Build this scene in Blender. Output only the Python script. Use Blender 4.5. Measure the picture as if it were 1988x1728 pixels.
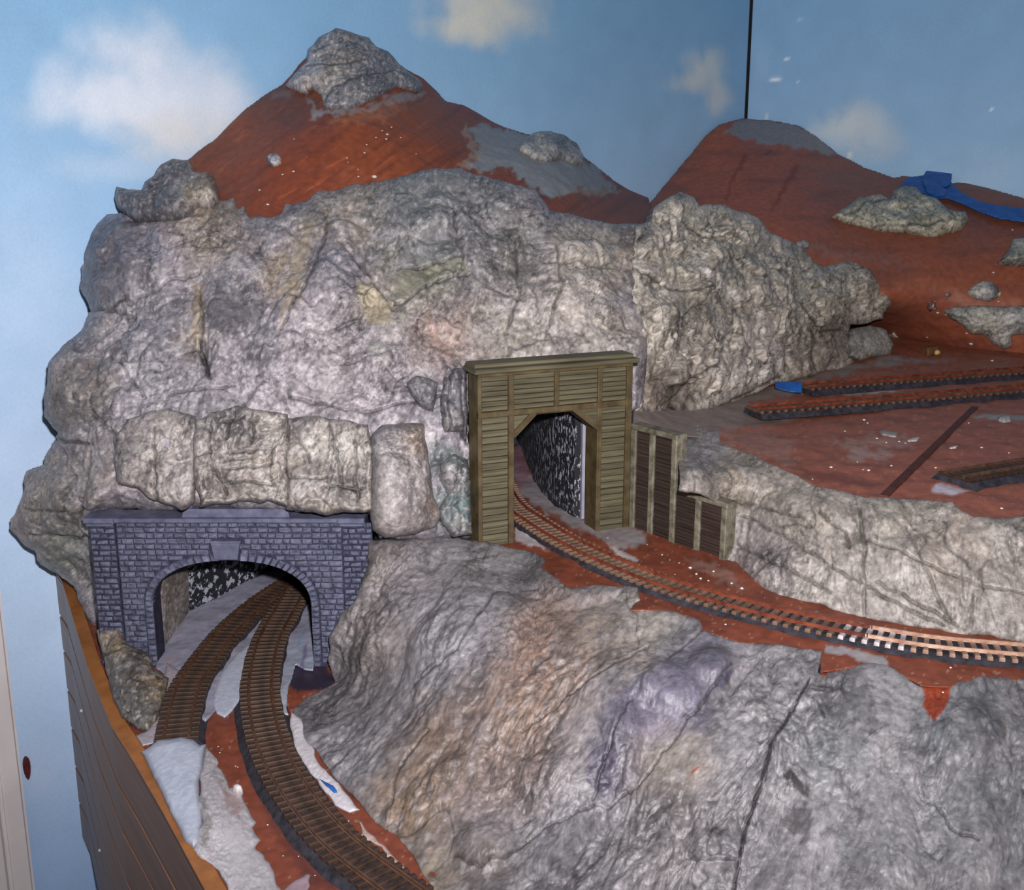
import bpy, bmesh, math, random
import numpy as np
from mathutils import Matrix, Vector
random.seed(7)
RNG = np.random.default_rng(7)
SC = bpy.context.scene
COL = SC.collection
for o in list(bpy.data.objects):
    bpy.data.objects.remove(o)

# ---------------------------------------------------------------- camera, light, exposure
F, CX, CY = 2200.0, 994.0, 864.0          # focal length and centre of a 1988 x 1728 frame
PITCH, H = math.radians(14.0), 36.0        # camera tilt and height (cm) above the lower track bed
cam_d = bpy.data.cameras.new('camera')
cam_d.sensor_width = 36.0
cam_d.lens = 36.0 * F / 1988.0
cam_d.clip_start, cam_d.clip_end = 0.01, 50
cam = bpy.data.objects.new('camera', cam_d)
COL.objects.link(cam)
cam.location = (0, 0, H / 100)
cam.rotation_euler = (math.pi / 2 - PITCH, 0, 0)
SC.camera = cam

world = bpy.data.worlds.new('room_ambient')
SC.world = world
world.use_nodes = True
world.node_tree.nodes['Background'].inputs['Color'].default_value = (1.0, 0.93, 0.88, 1)
world.node_tree.nodes['Background'].inputs['Strength'].default_value = 0.14

flash_d = bpy.data.lights.new('camera_flash', 'SPOT')     # the flash of the camera, just above the lens
flash_d.energy = 52
flash_d.color = (1.0, 0.97, 0.97)
flash_d.spot_size = math.radians(106)
flash_d.spot_blend = 0.9
flash_d.shadow_soft_size = 0.008
flash = bpy.data.objects.new('camera_flash', flash_d)
COL.objects.link(flash)
flash.location = (0.022, 0.0, H / 100 + 0.045)
flash.rotation_euler = (math.radians(90 - 4), 0, 0)

SC.view_settings.view_transform = 'Standard'
SC.view_settings.look = 'None'
SC.view_settings.gamma = 1.0
SC.view_settings.use_curve_mapping = False
SC.view_settings.exposure = 0.0

# ---------------------------------------------------------------- projection helpers (all lengths in cm)
CP, SP = math.cos(PITCH), math.sin(PITCH)

def rays(px, py):
    px = np.asarray(px, float); py = np.asarray(py, float)
    u = (px - CX) / F; v = -(py - CY) / F
    return np.stack([u, CP + v * SP, -SP + v * CP], -1)

ORIG = np.array([0.0, 0.0, H])

def P(px, py, z=None, Y=None):
    d = rays(px, py)
    t = (z - H) / d[2] if z is not None else Y / d[1]
    return ORIG + d * t

WALL_A = P(113, 1110, z=0.0)                       # where the fascia meets the left wall
HL = np.array([0.70, 0.714, 0.0])                  # heading of the left wall
CORNER = np.array([34.5, 0, 0]); CORNER[1] = WALL_A[1] + (34.5 - WALL_A[0]) * HL[1] / HL[0]
HR = np.array([0.85, -0.527, 0.0])                 # heading of the right wall
NL = np.array([HL[1], -HL[0], 0.0]); NR = np.array([HR[1], -HR[0], 0.0])

def t_plane(px, py, p0, n):
    d = rays(px, py)
    return ((p0 - ORIG) @ n) / (d @ n)

def PL(px, py): return ORIG + rays(px, py) * t_plane(px, py, WALL_A, NL)
def PR(px, py): return ORIG + rays(px, py) * t_plane(px, py, CORNER, NR)

def ctrl_t(c):
    """depth along the view axis of a control point"""
    d = rays(c[0], c[1])
    if len(c) == 3: return c[2] / d[1]
    k, v = c[2], c[3]
    if k == 'z': return (v - H) / d[2]
    if k == 'L': return t_plane(c[0], c[1], WALL_A, NL) - v
    if k == 'R': return t_plane(c[0], c[1], CORNER, NR) - v
    if k == 't': return v

class Surf:
    """thin plate spline through points given on the photograph with their real distance"""
    def __init__(s, ctrl):
        c = np.array([(q[0] / 1000., q[1] / 1000.) for q in ctrl])
        w = np.array([1000. / ctrl_t(q) for q in ctrl])
        n = len(c)
        r2 = ((c[:, None] - c[None]) ** 2).sum(-1)
        K = 0.5 * r2 * np.log(r2 + 1e-12) + 1e-4 * np.eye(n)
        Pm = np.hstack([np.ones((n, 1)), c])
        A = np.block([[K, Pm], [Pm.T, np.zeros((3, 3))]])
        s.sol = np.linalg.lstsq(A, np.concatenate([w, np.zeros(3)]), rcond=None)[0]
        s.c = c
    def t(s, px, py):
        x = np.stack([np.asarray(px, float).ravel() / 1000., np.asarray(py, float).ravel() / 1000.], -1)
        out = s.sol[-3] + x @ s.sol[-2:]
        for i, ci in enumerate(s.c):
            r2 = ((x - ci) ** 2).sum(-1)
            out += s.sol[i] * 0.5 * r2 * np.log(r2 + 1e-12)
        return (1000. / np.maximum(out, 3.0)).reshape(np.shape(px))
    def pt(s, px, py):
        return ORIG + rays(px, py) * s.t(px, py)

# ---------------------------------------------------------------- noise
_perm = RNG.permutation(256); _perm = np.concatenate([_perm, _perm, _perm])
_g = RNG.normal(size=(256, 3)); _g /= np.linalg.norm(_g, axis=1)[:, None]
_r3 = RNG.random((256, 3))

def pn(p):
    i = np.floor(p).astype(np.int64); f = p - i; i &= 255
    u = f * f * f * (f * (f * 6 - 15) + 10)
    out = 0
    for dx in (0, 1):
        wx = u[:, 0] if dx else 1 - u[:, 0]
        for dy in (0, 1):
            wy = u[:, 1] if dy else 1 - u[:, 1]
            for dz in (0, 1):
                wz = u[:, 2] if dz else 1 - u[:, 2]
                h = _perm[_perm[_perm[(i[:, 0] + dx) & 255] + ((i[:, 1] + dy) & 255)] + ((i[:, 2] + dz) & 255)]
                g = _g[h]
                out = out + wx * wy * wz * (g[:, 0] * (f[:, 0] - dx) + g[:, 1] * (f[:, 1] - dy) + g[:, 2] * (f[:, 2] - dz))
    return out * 1.5

def fbm(p, o=4):
    a, s = 0.0, 1.0
    for k in range(o):
        a = a + s * pn(p * 2 ** k + 17.3 * k); s *= 0.5
    return a

def worley(p):
    i = np.floor(p).astype(np.int64); n = len(p)
    f1 = np.full(n, 9.); f2 = np.full(n, 9.); idx = np.zeros(n, np.int64); off = np.zeros((n, 3))
    for dx in (-1, 0, 1):
        for dy in (-1, 0, 1):
            for dz in (-1, 0, 1):
                c = i + (dx, dy, dz)
                h = _perm[_perm[_perm[c[:, 0] & 255] + (c[:, 1] & 255)] + (c[:, 2] & 255)]
                v = c + _r3[h] - p
                d = np.sqrt((v * v).sum(1))
                nearer = d < f1
                f2 = np.where(nearer, f1, np.minimum(f2, d))
                idx = np.where(nearer, h, idx); off[nearer] = v[nearer]
                f1 = np.where(nearer, d, f1)
    return f1, f2, idx, off

def sstep(a, b, x):
    t = np.clip((x - a) / (b - a), 0, 1)
    return t * t * (3 - 2 * t)

PIGMENT = 0.7          # photograph colour to surface colour
def lin(c, k=PIGMENT):
    c = np.asarray(c, float) / 255.
    return k * np.where(c <= 0.04045, c / 12.92, ((c + 0.055) / 1.055) ** 2.4)

# ---------------------------------------------------------------- objects, labels
def tag(o, label=None, cat=None, group=None, kind=None):
    if label: o['label'] = label
    if cat: o['category'] = cat
    if group: o['group'] = group
    if kind: o['kind'] = kind
    return o

def empty(name, loc, label=None, cat=None, group=None):
    o = bpy.data.objects.new(name, None)
    o.empty_display_size = 0.01
    o.location = Vector(loc) * 0.01
    COL.objects.link(o)
    return tag(o, label, cat, group)

def mesh_data(name, verts, faces, mat, smooth=False, colors=None):
    me = bpy.data.meshes.new(name)
    verts = np.asarray(verts, float) * 0.01
    if isinstance(faces, np.ndarray):
        nf, k = faces.shape
        me.vertices.add(len(verts)); me.vertices.foreach_set('co', verts.astype(np.float32).ravel())
        me.loops.add(nf * k); me.loops.foreach_set('vertex_index', faces.astype(np.int32).ravel())
        me.polygons.add(nf); me.polygons.foreach_set('loop_start', np.arange(0, nf * k, k, dtype=np.int32))
        me.update(calc_edges=True)
    else:
        me.from_pydata([tuple(v) for v in verts], [], [tuple(f) for f in faces])
        me.update()
    if smooth:
        me.polygons.foreach_set('use_smooth', np.ones(len(me.polygons), bool))
    if colors is not None:
        a = me.color_attributes.new('Col', 'FLOAT_COLOR', 'POINT')
        a.data.foreach_set('color', np.hstack([colors, np.ones((len(colors), 1))]).astype(np.float32).ravel())
    me.materials.append(mat)
    me.validate()
    return me

def obj(name, verts, faces, mat, parent=None, smooth=False, colors=None, origin=None):
    verts = np.asarray(verts, float)
    if parent is not None:
        org = np.array(root_loc(parent))
    elif origin is not None:
        org = np.asarray(origin, float)
    else:
        org = np.array([verts[:, 0].mean(), verts[:, 1].mean(), verts[:, 2].min()])
    me = mesh_data(name, verts - org, faces, mat, smooth, colors)
    o = bpy.data.objects.new(name, me)
    COL.objects.link(o)
    if parent is not None: o.parent = parent
    else: o.location = Vector(org) * 0.01
    return o

def root_loc(o):
    l = Vector((0, 0, 0))
    while o is not None:
        l = l + o.location; o = o.parent
    return l * 100

def inst(name, me, parent, loc, rotz=0.0, scale=(1, 1, 1)):
    o = bpy.data.objects.new(name, me)
    COL.objects.link(o)
    if parent is not None:
        o.parent = parent
        loc = Vector(loc) - root_loc(parent)
    o.location = Vector(loc) * 0.01
    o.rotation_euler = (0, 0, rotz)
    o.scale = scale
    return o

class MB:
    """collects boxes and prisms in a local frame (s along, d towards the back, z up)"""
    def __init__(s, org=(0, 0, 0), ang=0.0):
        s.v, s.f = [], []; s.o = np.array(org, float); s.c, s.s = math.cos(ang), math.sin(ang)
    def w(s, p):
        return (s.o[0] + p[0] * s.c - p[1] * s.s, s.o[1] + p[0] * s.s + p[1] * s.c, s.o[2] + p[2])
    def box(s, x0, x1, y0, y1, z0, z1, bev=0.0, jit=0.0):
        j = lambda: random.uniform(-jit, jit)
        b = min(bev, (x1 - x0) * .3, (z1 - z0) * .3)
        i = len(s.v)
        # front face (y0) bevelled in, back face full
        p = [(x0, y1, z0), (x1, y1, z0), (x1, y1, z1), (x0, y1, z1),
             (x0, y0 + b, z0), (x1, y0 + b, z0), (x1, y0 + b, z1), (x0, y0 + b, z1),
             (x0 + b, y0 + j(), z0 + b), (x1 - b, y0 + j(), z0 + b), (x1 - b, y0 + j(), z1 - b), (x0 + b, y0 + j(), z1 - b)]
        s.v += [s.w(q) for q in p]
        q = [(3, 2, 1, 0), (0, 1, 5, 4), (1, 2, 6, 5), (2, 3, 7, 6), (3, 0, 4, 7),
             (4, 5, 9, 8), (5, 6, 10, 9), (6, 7, 11, 10), (7, 4, 8, 11), (8, 9, 10, 11)]
        s.f += [tuple(a + i for a in r) for r in q]
        return s
    def prism(s, poly, y0, y1):
        """polygon in (s, z), extruded from y0 (front) to y1 (back)"""
        i, n = len(s.v), len(poly)
        s.v += [s.w((a, y0, b)) for a, b in poly] + [s.w((a, y1, b)) for a, b in poly]
        s.f.append(tuple(range(i, i + n))); s.f.append(tuple(range(i + 2 * n - 1, i + n - 1, -1)))
        for k in range(n):
            m = (k + 1) % n
            s.f.append((i + m, i + k, i + n + k, i + n + m))
        return s
    def build(s, name, mat, parent=None, smooth=False):
        return obj(name, np.array(s.v), s.f, mat, parent, smooth)

# ---------------------------------------------------------------- materials
def new_mat(name):
    m = bpy.data.materials.new(name); m.use_nodes = True
    nt = m.node_tree
    return m, nt, nt.nodes['Principled BSDF']

def node(nt, kind, **kw):
    n = nt.nodes.new(kind)
    for k, v in kw.items():
        if k in n.inputs: n.inputs[k].default_value = v
        else: setattr(n, k, v)
    return n

def add_bump(nt, bsdf, scale, strength, dist=0.001, detail=6.0, coord=None, rough=0.6):
    n = node(nt, 'ShaderNodeTexNoise'); n.inputs['Scale'].default_value = scale
    n.inputs['Detail'].default_value = detail; n.inputs['Roughness'].default_value = rough
    if coord: nt.links.new(coord, n.inputs['Vector'])
    b = node(nt, 'ShaderNodeBump'); b.inputs['Strength'].default_value = strength; b.inputs['Distance'].default_value = dist
    nt.links.new(n.outputs['Fac'], b.inputs['Height'])
    nt.links.new(b.outputs['Normal'], bsdf.inputs['Normal'])
    return n

def mat_attr(name, rough=0.45, spec=0.5, bscale=350, bstr=0.5, bdist=0.0006, vary=0.25, vscale=220):
    """colour from the painted colour attribute, broken up by fine grain"""
    m, nt, b = new_mat(name)
    tc = node(nt, 'ShaderNodeTexCoord'); co = tc.outputs['Object']
    at = node(nt, 'ShaderNodeVertexColor', layer_name='Col')
    n = node(nt, 'ShaderNodeTexNoise'); n.inputs['Scale'].default_value = vscale; n.inputs['Detail'].default_value = 5
    nt.links.new(co, n.inputs['Vector'])
    mr = node(nt, 'ShaderNodeMapRange'); mr.inputs['From Min'].default_value = 0.3; mr.inputs['From Max'].default_value = 0.7
    mr.inputs['To Min'].default_value = 1 - vary; mr.inputs['To Max'].default_value = 1 + vary
    nt.links.new(n.outputs['Fac'], mr.inputs['Value'])
    mx = node(nt, 'ShaderNodeVectorMath', operation='MULTIPLY')
    nt.links.new(at.outputs['Color'], mx.inputs[0]); nt.links.new(mr.outputs['Result'], mx.inputs[1])
    nt.links.new(mx.outputs[0], b.inputs['Base Color'])
    b.inputs['Roughness'].default_value = rough; b.inputs['Specular IOR Level'].default_value = spec
    add_bump(nt, b, bscale, bstr, bdist, coord=co)
    return m

def mat_noise(name, c1, c2, scale=60, rough=0.6, spec=0.4, bscale=300, bstr=0.3, bdist=0.0005, stretch=None, rnd=0.0, lo=0.35, hi=0.65):
    """two pigments mixed by noise (sRGB 0-255), optional grain direction and per-piece variation"""
    m, nt, b = new_mat(name)
    tc = node(nt, 'ShaderNodeTexCoord'); co = tc.outputs['Object']
    if stretch:
        mp = node(nt, 'ShaderNodeMapping'); mp.inputs['Scale'].default_value = stretch
        nt.links.new(co, mp.inputs['Vector']); co = mp.outputs['Vector']
    n = node(nt, 'ShaderNodeTexNoise'); n.inputs['Scale'].default_value = scale; n.inputs['Detail'].default_value = 6
    n.inputs['Roughness'].default_value = 0.6
    nt.links.new(co, n.inputs['Vector'])
    r = node(nt, 'ShaderNodeValToRGB')
    r.color_ramp.elements[0].position = lo; r.color_ramp.elements[1].position = hi
    r.color_ramp.elements[0].color = (*lin(c1), 1); r.color_ramp.elements[1].color = (*lin(c2), 1)
    nt.links.new(n.outputs['Fac'], r.inputs['Fac'])
    out = r.outputs['Color']
    if rnd:
        oi = node(nt, 'ShaderNodeObjectInfo')
        mr = node(nt, 'ShaderNodeMapRange'); mr.inputs['To Min'].default_value = 1 - rnd; mr.inputs['To Max'].default_value = 1 + rnd
        nt.links.new(oi.outputs['Random'], mr.inputs['Value'])
        mx = node(nt, 'ShaderNodeVectorMath', operation='MULTIPLY')
        nt.links.new(out, mx.inputs[0]); nt.links.new(mr.outputs['Result'], mx.inputs[1]); out = mx.outputs[0]
    nt.links.new(out, b.inputs['Base Color'])
    b.inputs['Roughness'].default_value = rough; b.inputs['Specular IOR Level'].default_value = spec
    if bstr: add_bump(nt, b, bscale, bstr, bdist, coord=co)
    return m

M_ROCK = mat_attr('painted_plaster_rock', rough=0.46, spec=0.42, bscale=300, bstr=0.75, bdist=0.0008, vary=0.3, vscale=200)
M_RED = mat_attr('red_earth_paint', rough=0.55, spec=0.35, bscale=500, bstr=0.35, bdist=0.0004, vary=0.16, vscale=160)
M_PLASTER = mat_attr('white_plaster', rough=0.5, spec=0.45, bscale=400, bstr=0.45, bdist=0.0006, vary=0.12, vscale=200)
M_WALL = mat_attr('sky_mural_paint', rough=0.65, spec=0.3, bscale=260, bstr=0.12, bdist=0.0004, vary=0.04, vscale=420)
M_CASING = mat_noise('white_gloss_paint', (238, 230, 234), (250, 244, 246), 20, 0.4, 0.5, 120, 0.05)
M_FLOOR = mat_noise('room_carpet', (96, 84, 74), (120, 106, 94), 200, 0.9, 0.1, 500, 0.5)
M_PANEL = mat_noise('brown_wood_panelling', (124, 92, 76), (148, 112, 92), 40, 0.42, 0.5, 60, 0.15, 0.0003, stretch=(0.25, 0.25, 8), rnd=0.06)
M_CAPWOOD = mat_noise('orange_varnished_wood', (146, 88, 34), (182, 114, 50), 60, 0.35, 0.5, 120, 0.2, 0.0003)
M_STEEL = mat_noise('bright_steel', (180, 180, 180), (215, 215, 215), 60, 0.25, 0.9, 0, 0)
M_STONE = mat_noise('blue_grey_stone', (58, 60, 82), (118, 121, 146), 190, 0.62, 0.35, 700, 0.8, 0.0005, rnd=0.22, lo=0.3, hi=0.72)
M_JOINT = mat_noise('dark_mortar', (34, 34, 50), (58, 58, 80), 150, 0.8, 0.2, 500, 0.4)
M_SMOOTHST = mat_noise('smooth_blue_grey_stone', (72, 74, 98), (110, 113, 138), 120, 0.55, 0.4, 400, 0.3, 0.0003, lo=0.3, hi=0.7)
M_OLIVE = mat_noise('olive_stained_timber', (66, 60, 44), (114, 107, 84), 55, 0.6, 0.35, 90, 0.6, 0.0006, stretch=(0.35, 0.35, 9), rnd=0.12, lo=0.3, hi=0.7)
M_OLIVE_D = mat_noise('olive_brown_frame_timber', (68, 56, 34), (98, 84, 56), 90, 0.55, 0.4, 160, 0.5, 0.0005, rnd=0.1)
M_DARKBOARD = mat_noise('dark_brown_boards', (40, 30, 28), (70, 56, 50), 55, 0.6, 0.3, 120, 0.5, 0.0004, stretch=(0.35, 0.35, 9), rnd=0.18)
M_GREYFRAME = mat_noise('weathered_grey_timber', (76, 72, 58), (136, 130, 114), 110, 0.6, 0.35, 220, 0.5, 0.0005, rnd=0.08)
M_TIE = mat_noise('brown_track_ties', (46, 33, 27), (78, 57, 46), 110, 0.6, 0.3, 300, 0.4, 0.0003, rnd=0.18)
M_TIE_R = mat_noise('rust_dusted_ties', (86, 70, 60), (134, 104, 86), 120, 0.6, 0.35, 300, 0.4, 0.0003, rnd=0.2)
M_TIE_Y = mat_noise('brown_yard_ties', (74, 56, 48), (122, 90, 72), 120, 0.6, 0.35, 300, 0.4, 0.0003, rnd=0.2)
M_RAIL = mat_noise('rail_brown', (74, 50, 38), (108, 76, 58), 120, 0.38, 0.6, 300, 0.15)
M_RAIL_R = mat_noise('rail_rust_red', (92, 38, 25), (146, 72, 50), 110, 0.42, 0.55, 300, 0.2)
M_RAIL_W = mat_noise('rail_pale_worn', (150, 100, 78), (222, 190, 166), 70, 0.4, 0.6, 300, 0.2)
M_TIE_W = mat_noise('ties_smeared_white', (120, 92, 84), (216, 208, 212), 150, 0.5, 0.4, 300, 0.4, 0.0003, rnd=0.1)
M_TIE_P = mat_noise('ties_dusted_pale', (110, 84, 72), (172, 140, 122), 150, 0.55, 0.4, 300, 0.4, 0.0003, rnd=0.15)
M_BED = mat_noise('dark_roadbed', (34, 33, 42), (66, 63, 72), 160, 0.75, 0.25, 600, 0.7, 0.0006)
M_BED_B = mat_noise('brown_roadbed', (60, 44, 38), (92, 70, 62), 160, 0.75, 0.25, 600, 0.7, 0.0006)
M_TAPE = mat_noise('blue_masking_tape', (26, 84, 168), (44, 110, 196), 80, 0.55, 0.35, 500, 0.25, 0.0003)
M_GREYBOARD = mat_noise('grey_painted_board', (150, 148, 166), (168, 166, 182), 70, 0.5, 0.4, 350, 0.25, 0.0003)
M_BLACK = mat_noise('matt_black', (14, 14, 17), (26, 26, 32), 120, 0.75, 0.2, 400, 0.3)
M_STRIP = mat_noise('dark_red_strip', (74, 36, 28), (100, 52, 38), 120, 0.6, 0.3, 300, 0.3)
M_CRUMB = mat_noise('white_plaster_crumbs', (214, 206, 206), (240, 236, 236), 200, 0.5, 0.5, 600, 0.4)
M_CORK = mat_noise('brown_foam_bit', (84, 52, 34), (120, 80, 50), 200, 0.7, 0.3, 600, 0.4)
M_GLUE = mat_noise('yellow_glue_blob', (190, 160, 84), (214, 190, 120), 200, 0.4, 0.5, 600, 0.2)
M_MARK = mat_noise('dark_red_mark', (84, 34, 40), (112, 52, 54), 100, 0.5, 0.4, 300, 0.2)

def speckle_mat(name, scale, thr, stretch):
    m, nt, b = new_mat(name)
    tc = node(nt, 'ShaderNodeTexCoord')
    mp = node(nt, 'ShaderNodeMapping'); mp.inputs['Scale'].default_value = stretch
    nt.links.new(tc.outputs['Object'], mp.inputs['Vector'])
    n = node(nt, 'ShaderNodeTexNoise'); n.inputs['Scale'].default_value = scale; n.inputs['Detail'].default_value = 4
    n.inputs['Roughness'].default_value = 0.65
    nt.links.new(mp.outputs['Vector'], n.inputs['Vector'])
    r = node(nt, 'ShaderNodeValToRGB')
    r.color_ramp.elements[0].position = thr; r.color_ramp.elements[1].position = thr + 0.04
    r.color_ramp.elements[0].color = (*lin((20, 22, 32)), 1); r.color_ramp.elements[1].color = (*lin((170, 172, 188)), 1)
    nt.links.new(n.outputs['Fac'], r.inputs['Fac']); nt.links.new(r.outputs['Color'], b.inputs['Base Color'])
    b.inputs['Roughness'].default_value = 0.7
    bp = node(nt, 'ShaderNodeBump'); bp.inputs['Strength'].default_value = 0.6; bp.inputs['Distance'].default_value = 0.0008
    nt.links.new(n.outputs['Fac'], bp.inputs['Height']); nt.links.new(bp.outputs['Normal'], b.inputs['Normal'])
    return m
M_SPECK = speckle_mat('black_foam_dabbed_white', 360, 0.542, (1, 1, 0.45))
M_SPECK2 = speckle_mat('black_foam_sponged_white', 200, 0.53, (1, 1, 1))

# ---------------------------------------------------------------- plaster shells
def in_poly(x, y, poly):
    r = np.zeros(x.shape, bool); n = len(poly)
    for i in range(n):
        x0, y0 = poly[i]; x1, y1 = poly[(i + 1) % n]
        if y0 == y1: continue
        c = ((y0 > y) != (y1 > y)) & (x < (x1 - x0) * (y - y0) / (y1 - y0) + x0)
        r ^= c
    return r

def edge_dist(x, y, poly):
    best = np.full(x.shape, 1e9); bx = x.copy(); by = y.copy(); n = len(poly)
    for i in range(n):
        x0, y0 = poly[i]; x1, y1 = poly[(i + 1) % n]
        dx, dy = x1 - x0, y1 - y0; L = dx * dx + dy * dy + 1e-9
        k = np.clip(((x - x0) * dx + (y - y0) * dy) / L, 0, 1)
        qx, qy = x0 + k * dx, y0 + k * dy
        d = np.hypot(x - qx, y - qy); m = d < best
        best = np.where(m, d, best); bx = np.where(m, qx, bx); by = np.where(m, qy, by)
    return best, bx, by

def rough_outline(poly, amp, seed=0.0, seg=9.0):
    """outline with a broken edge"""
    pts = []
    n = len(poly)
    for i in range(n):
        a, b = np.array(poly[i], float), np.array(poly[(i + 1) % n], float)
        k = max(1, int(np.hypot(*(b - a)) / seg))
        for j in range(k): pts.append(a + (b - a) * j / k)
    pts = np.array(pts)
    if amp > 0:
        q = np.stack([pts[:, 0] / 34., pts[:, 1] / 34., np.full(len(pts), seed)], -1)
        pts = pts + amp * np.stack([fbm(q, 3), fbm(q + 51.7, 3)], -1) * 1.3
    return pts

def rock_relief(p, big=1.0, mid=1.0, fine=1.0, scale=1.0, stretch=None, chunk=0.0, seed=0.0, ysc=0.6):
    """height (cm) of crumpled plaster and how deep in a crevice each point lies"""
    q = p * np.array([1, ysc, 1]) / scale + seed
    if stretch is not None:
        d = np.array(stretch[:3], float); d /= np.linalg.norm(d)
        q = q - (1 - 1 / stretch[3]) * (q @ d)[:, None] * d
    w = np.stack([pn(q * .35 + 3.1), pn(q * .35 + 47.), pn(q * .35 + 91.)], -1)
    q = q + 0.9 * w
    w2 = np.stack([pn(q * 1.3 + 13.1), pn(q * 1.3 + 7.), pn(q * 1.3 + 71.)], -1)
    q2 = q + 0.28 * w2
    b1 = np.abs(pn(q * .16)); b2 = np.abs(pn(q * .38 + 9)); b3 = np.abs(pn(q2 * .85 + 21)); b4 = np.abs(pn(q2 * 1.9 + 33)); b5 = np.abs(pn(q2 * 4.1 + 5)); b6 = np.abs(pn(q2 * 8.3 + 15))
    rm = .2 + 1.0 * sstep(-.35, .45, pn(q * .27 + 63))          # smooth areas and crumpled areas
    h = big * (2.6 * (b1 - .3) + 1.0 * (b2 - .3)) + mid * rm * (.62 * (b3 - .3) + .26 * (b4 - .3)) + fine * (.45 + .55 * rm) * (.17 * (b5 - .3) + .09 * (b6 - .3))
    m2 = sstep(-.15, .35, pn(q * .3 + 77)); m3 = sstep(.0, .45, pn(q * .4 + 44))
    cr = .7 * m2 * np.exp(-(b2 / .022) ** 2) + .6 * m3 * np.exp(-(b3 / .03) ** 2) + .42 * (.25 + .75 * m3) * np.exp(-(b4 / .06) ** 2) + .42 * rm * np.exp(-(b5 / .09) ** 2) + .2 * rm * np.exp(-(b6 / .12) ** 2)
    if chunk > 0:
        f1, f2, idx, off = worley((q + .5 * w2) * .36 + 31.)
        e = sstep(0.0, .3, f2 - f1)
        tilt = (_r3[(idx * 7 + 3) & 255] - .5) * 2
        h += chunk * (e * ((off * tilt).sum(1) * 1.2 + (tilt[:, 0]) * .45) - .45 * (1 - e))
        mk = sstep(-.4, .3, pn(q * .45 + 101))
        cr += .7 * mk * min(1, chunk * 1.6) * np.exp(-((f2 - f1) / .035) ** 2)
        f1, f2, idx, off = worley(q2 * .85 + 11.)
        e = sstep(0.0, .3, f2 - f1)
        tilt = (_r3[(idx * 5 + 1) & 255] - .5) * 2
        h += .2 * chunk * rm * (e * ((off * tilt).sum(1) * 1.2 + tilt[:, 1] * .5) - .35 * (1 - e))
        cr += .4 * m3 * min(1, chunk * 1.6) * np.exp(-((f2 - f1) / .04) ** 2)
    return h, np.clip(cr, 0, 1)

def tint(px, py, base, blobs, warp=22, seed=0.0):
    q = np.stack([px / 60., py / 60., np.full(px.shape, seed)], -1)
    jx = px + warp * fbm(q, 3); jy = py + warp * fbm(q + 33.3, 3)
    c = np.tile(lin(base), (len(px), 1)); wsum = np.ones(len(px))
    for bx, by, r, colr in blobs:
        rx, ry = (r if isinstance(r, tuple) else (r, r))
        w = 6.0 * np.exp(-((jx - bx) / rx) ** 2 - ((jy - by) / ry) ** 2)
        c += w[:, None] * lin(colr); wsum += w
    return c / wsum[:, None]

def patches(c, px, py, masks, seed=0.0):
    """paint regions with feathered, ragged edges: (polygon, colour, softness, raggedness, strength)"""
    for k, (poly, colr, soft, rag, stren) in enumerate(masks):
        q = np.stack([px / 16., py / 16., np.full(px.shape, seed + 3.3 * k)], -1)
        jx = px + rag * fbm(q, 4); jy = py + rag * fbm(q + 21.1, 4)
        d, _, _ = edge_dist(jx, jy, poly)
        d = np.where(in_poly(jx, jy, poly), d, -d)
        w = sstep(-soft, soft, d)[:, None] * stren
        c = c * (1 - w) + lin(colr) * w
    return c

def cracks(px, py, lines, wid=2.6, rag=5.0):
    """scored joints: grooves along polylines, returned as 0..1"""
    q = np.stack([px / 40., py / 40., np.zeros(px.shape)], -1)
    jx = px + rag * fbm(q, 3); jy = py + rag * fbm(q + 9.9, 3)
    out = np.zeros(len(px))
    for ln in lines:
        best = np.full(px.shape, 1e9)
        for (x0, y0), (x1, y1) in zip(ln[:-1], ln[1:]):
            dx, dy = x1 - x0, y1 - y0; L = dx * dx + dy * dy + 1e-9
            k = np.clip(((jx - x0) * dx + (jy - y0) * dy) / L, 0, 1)
            best = np.minimum(best, np.hypot(jx - x0 - k * dx, jy - y0 - k * dy))
        out = np.maximum(out, np.exp(-(best / wid) ** 2))
    return out

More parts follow.
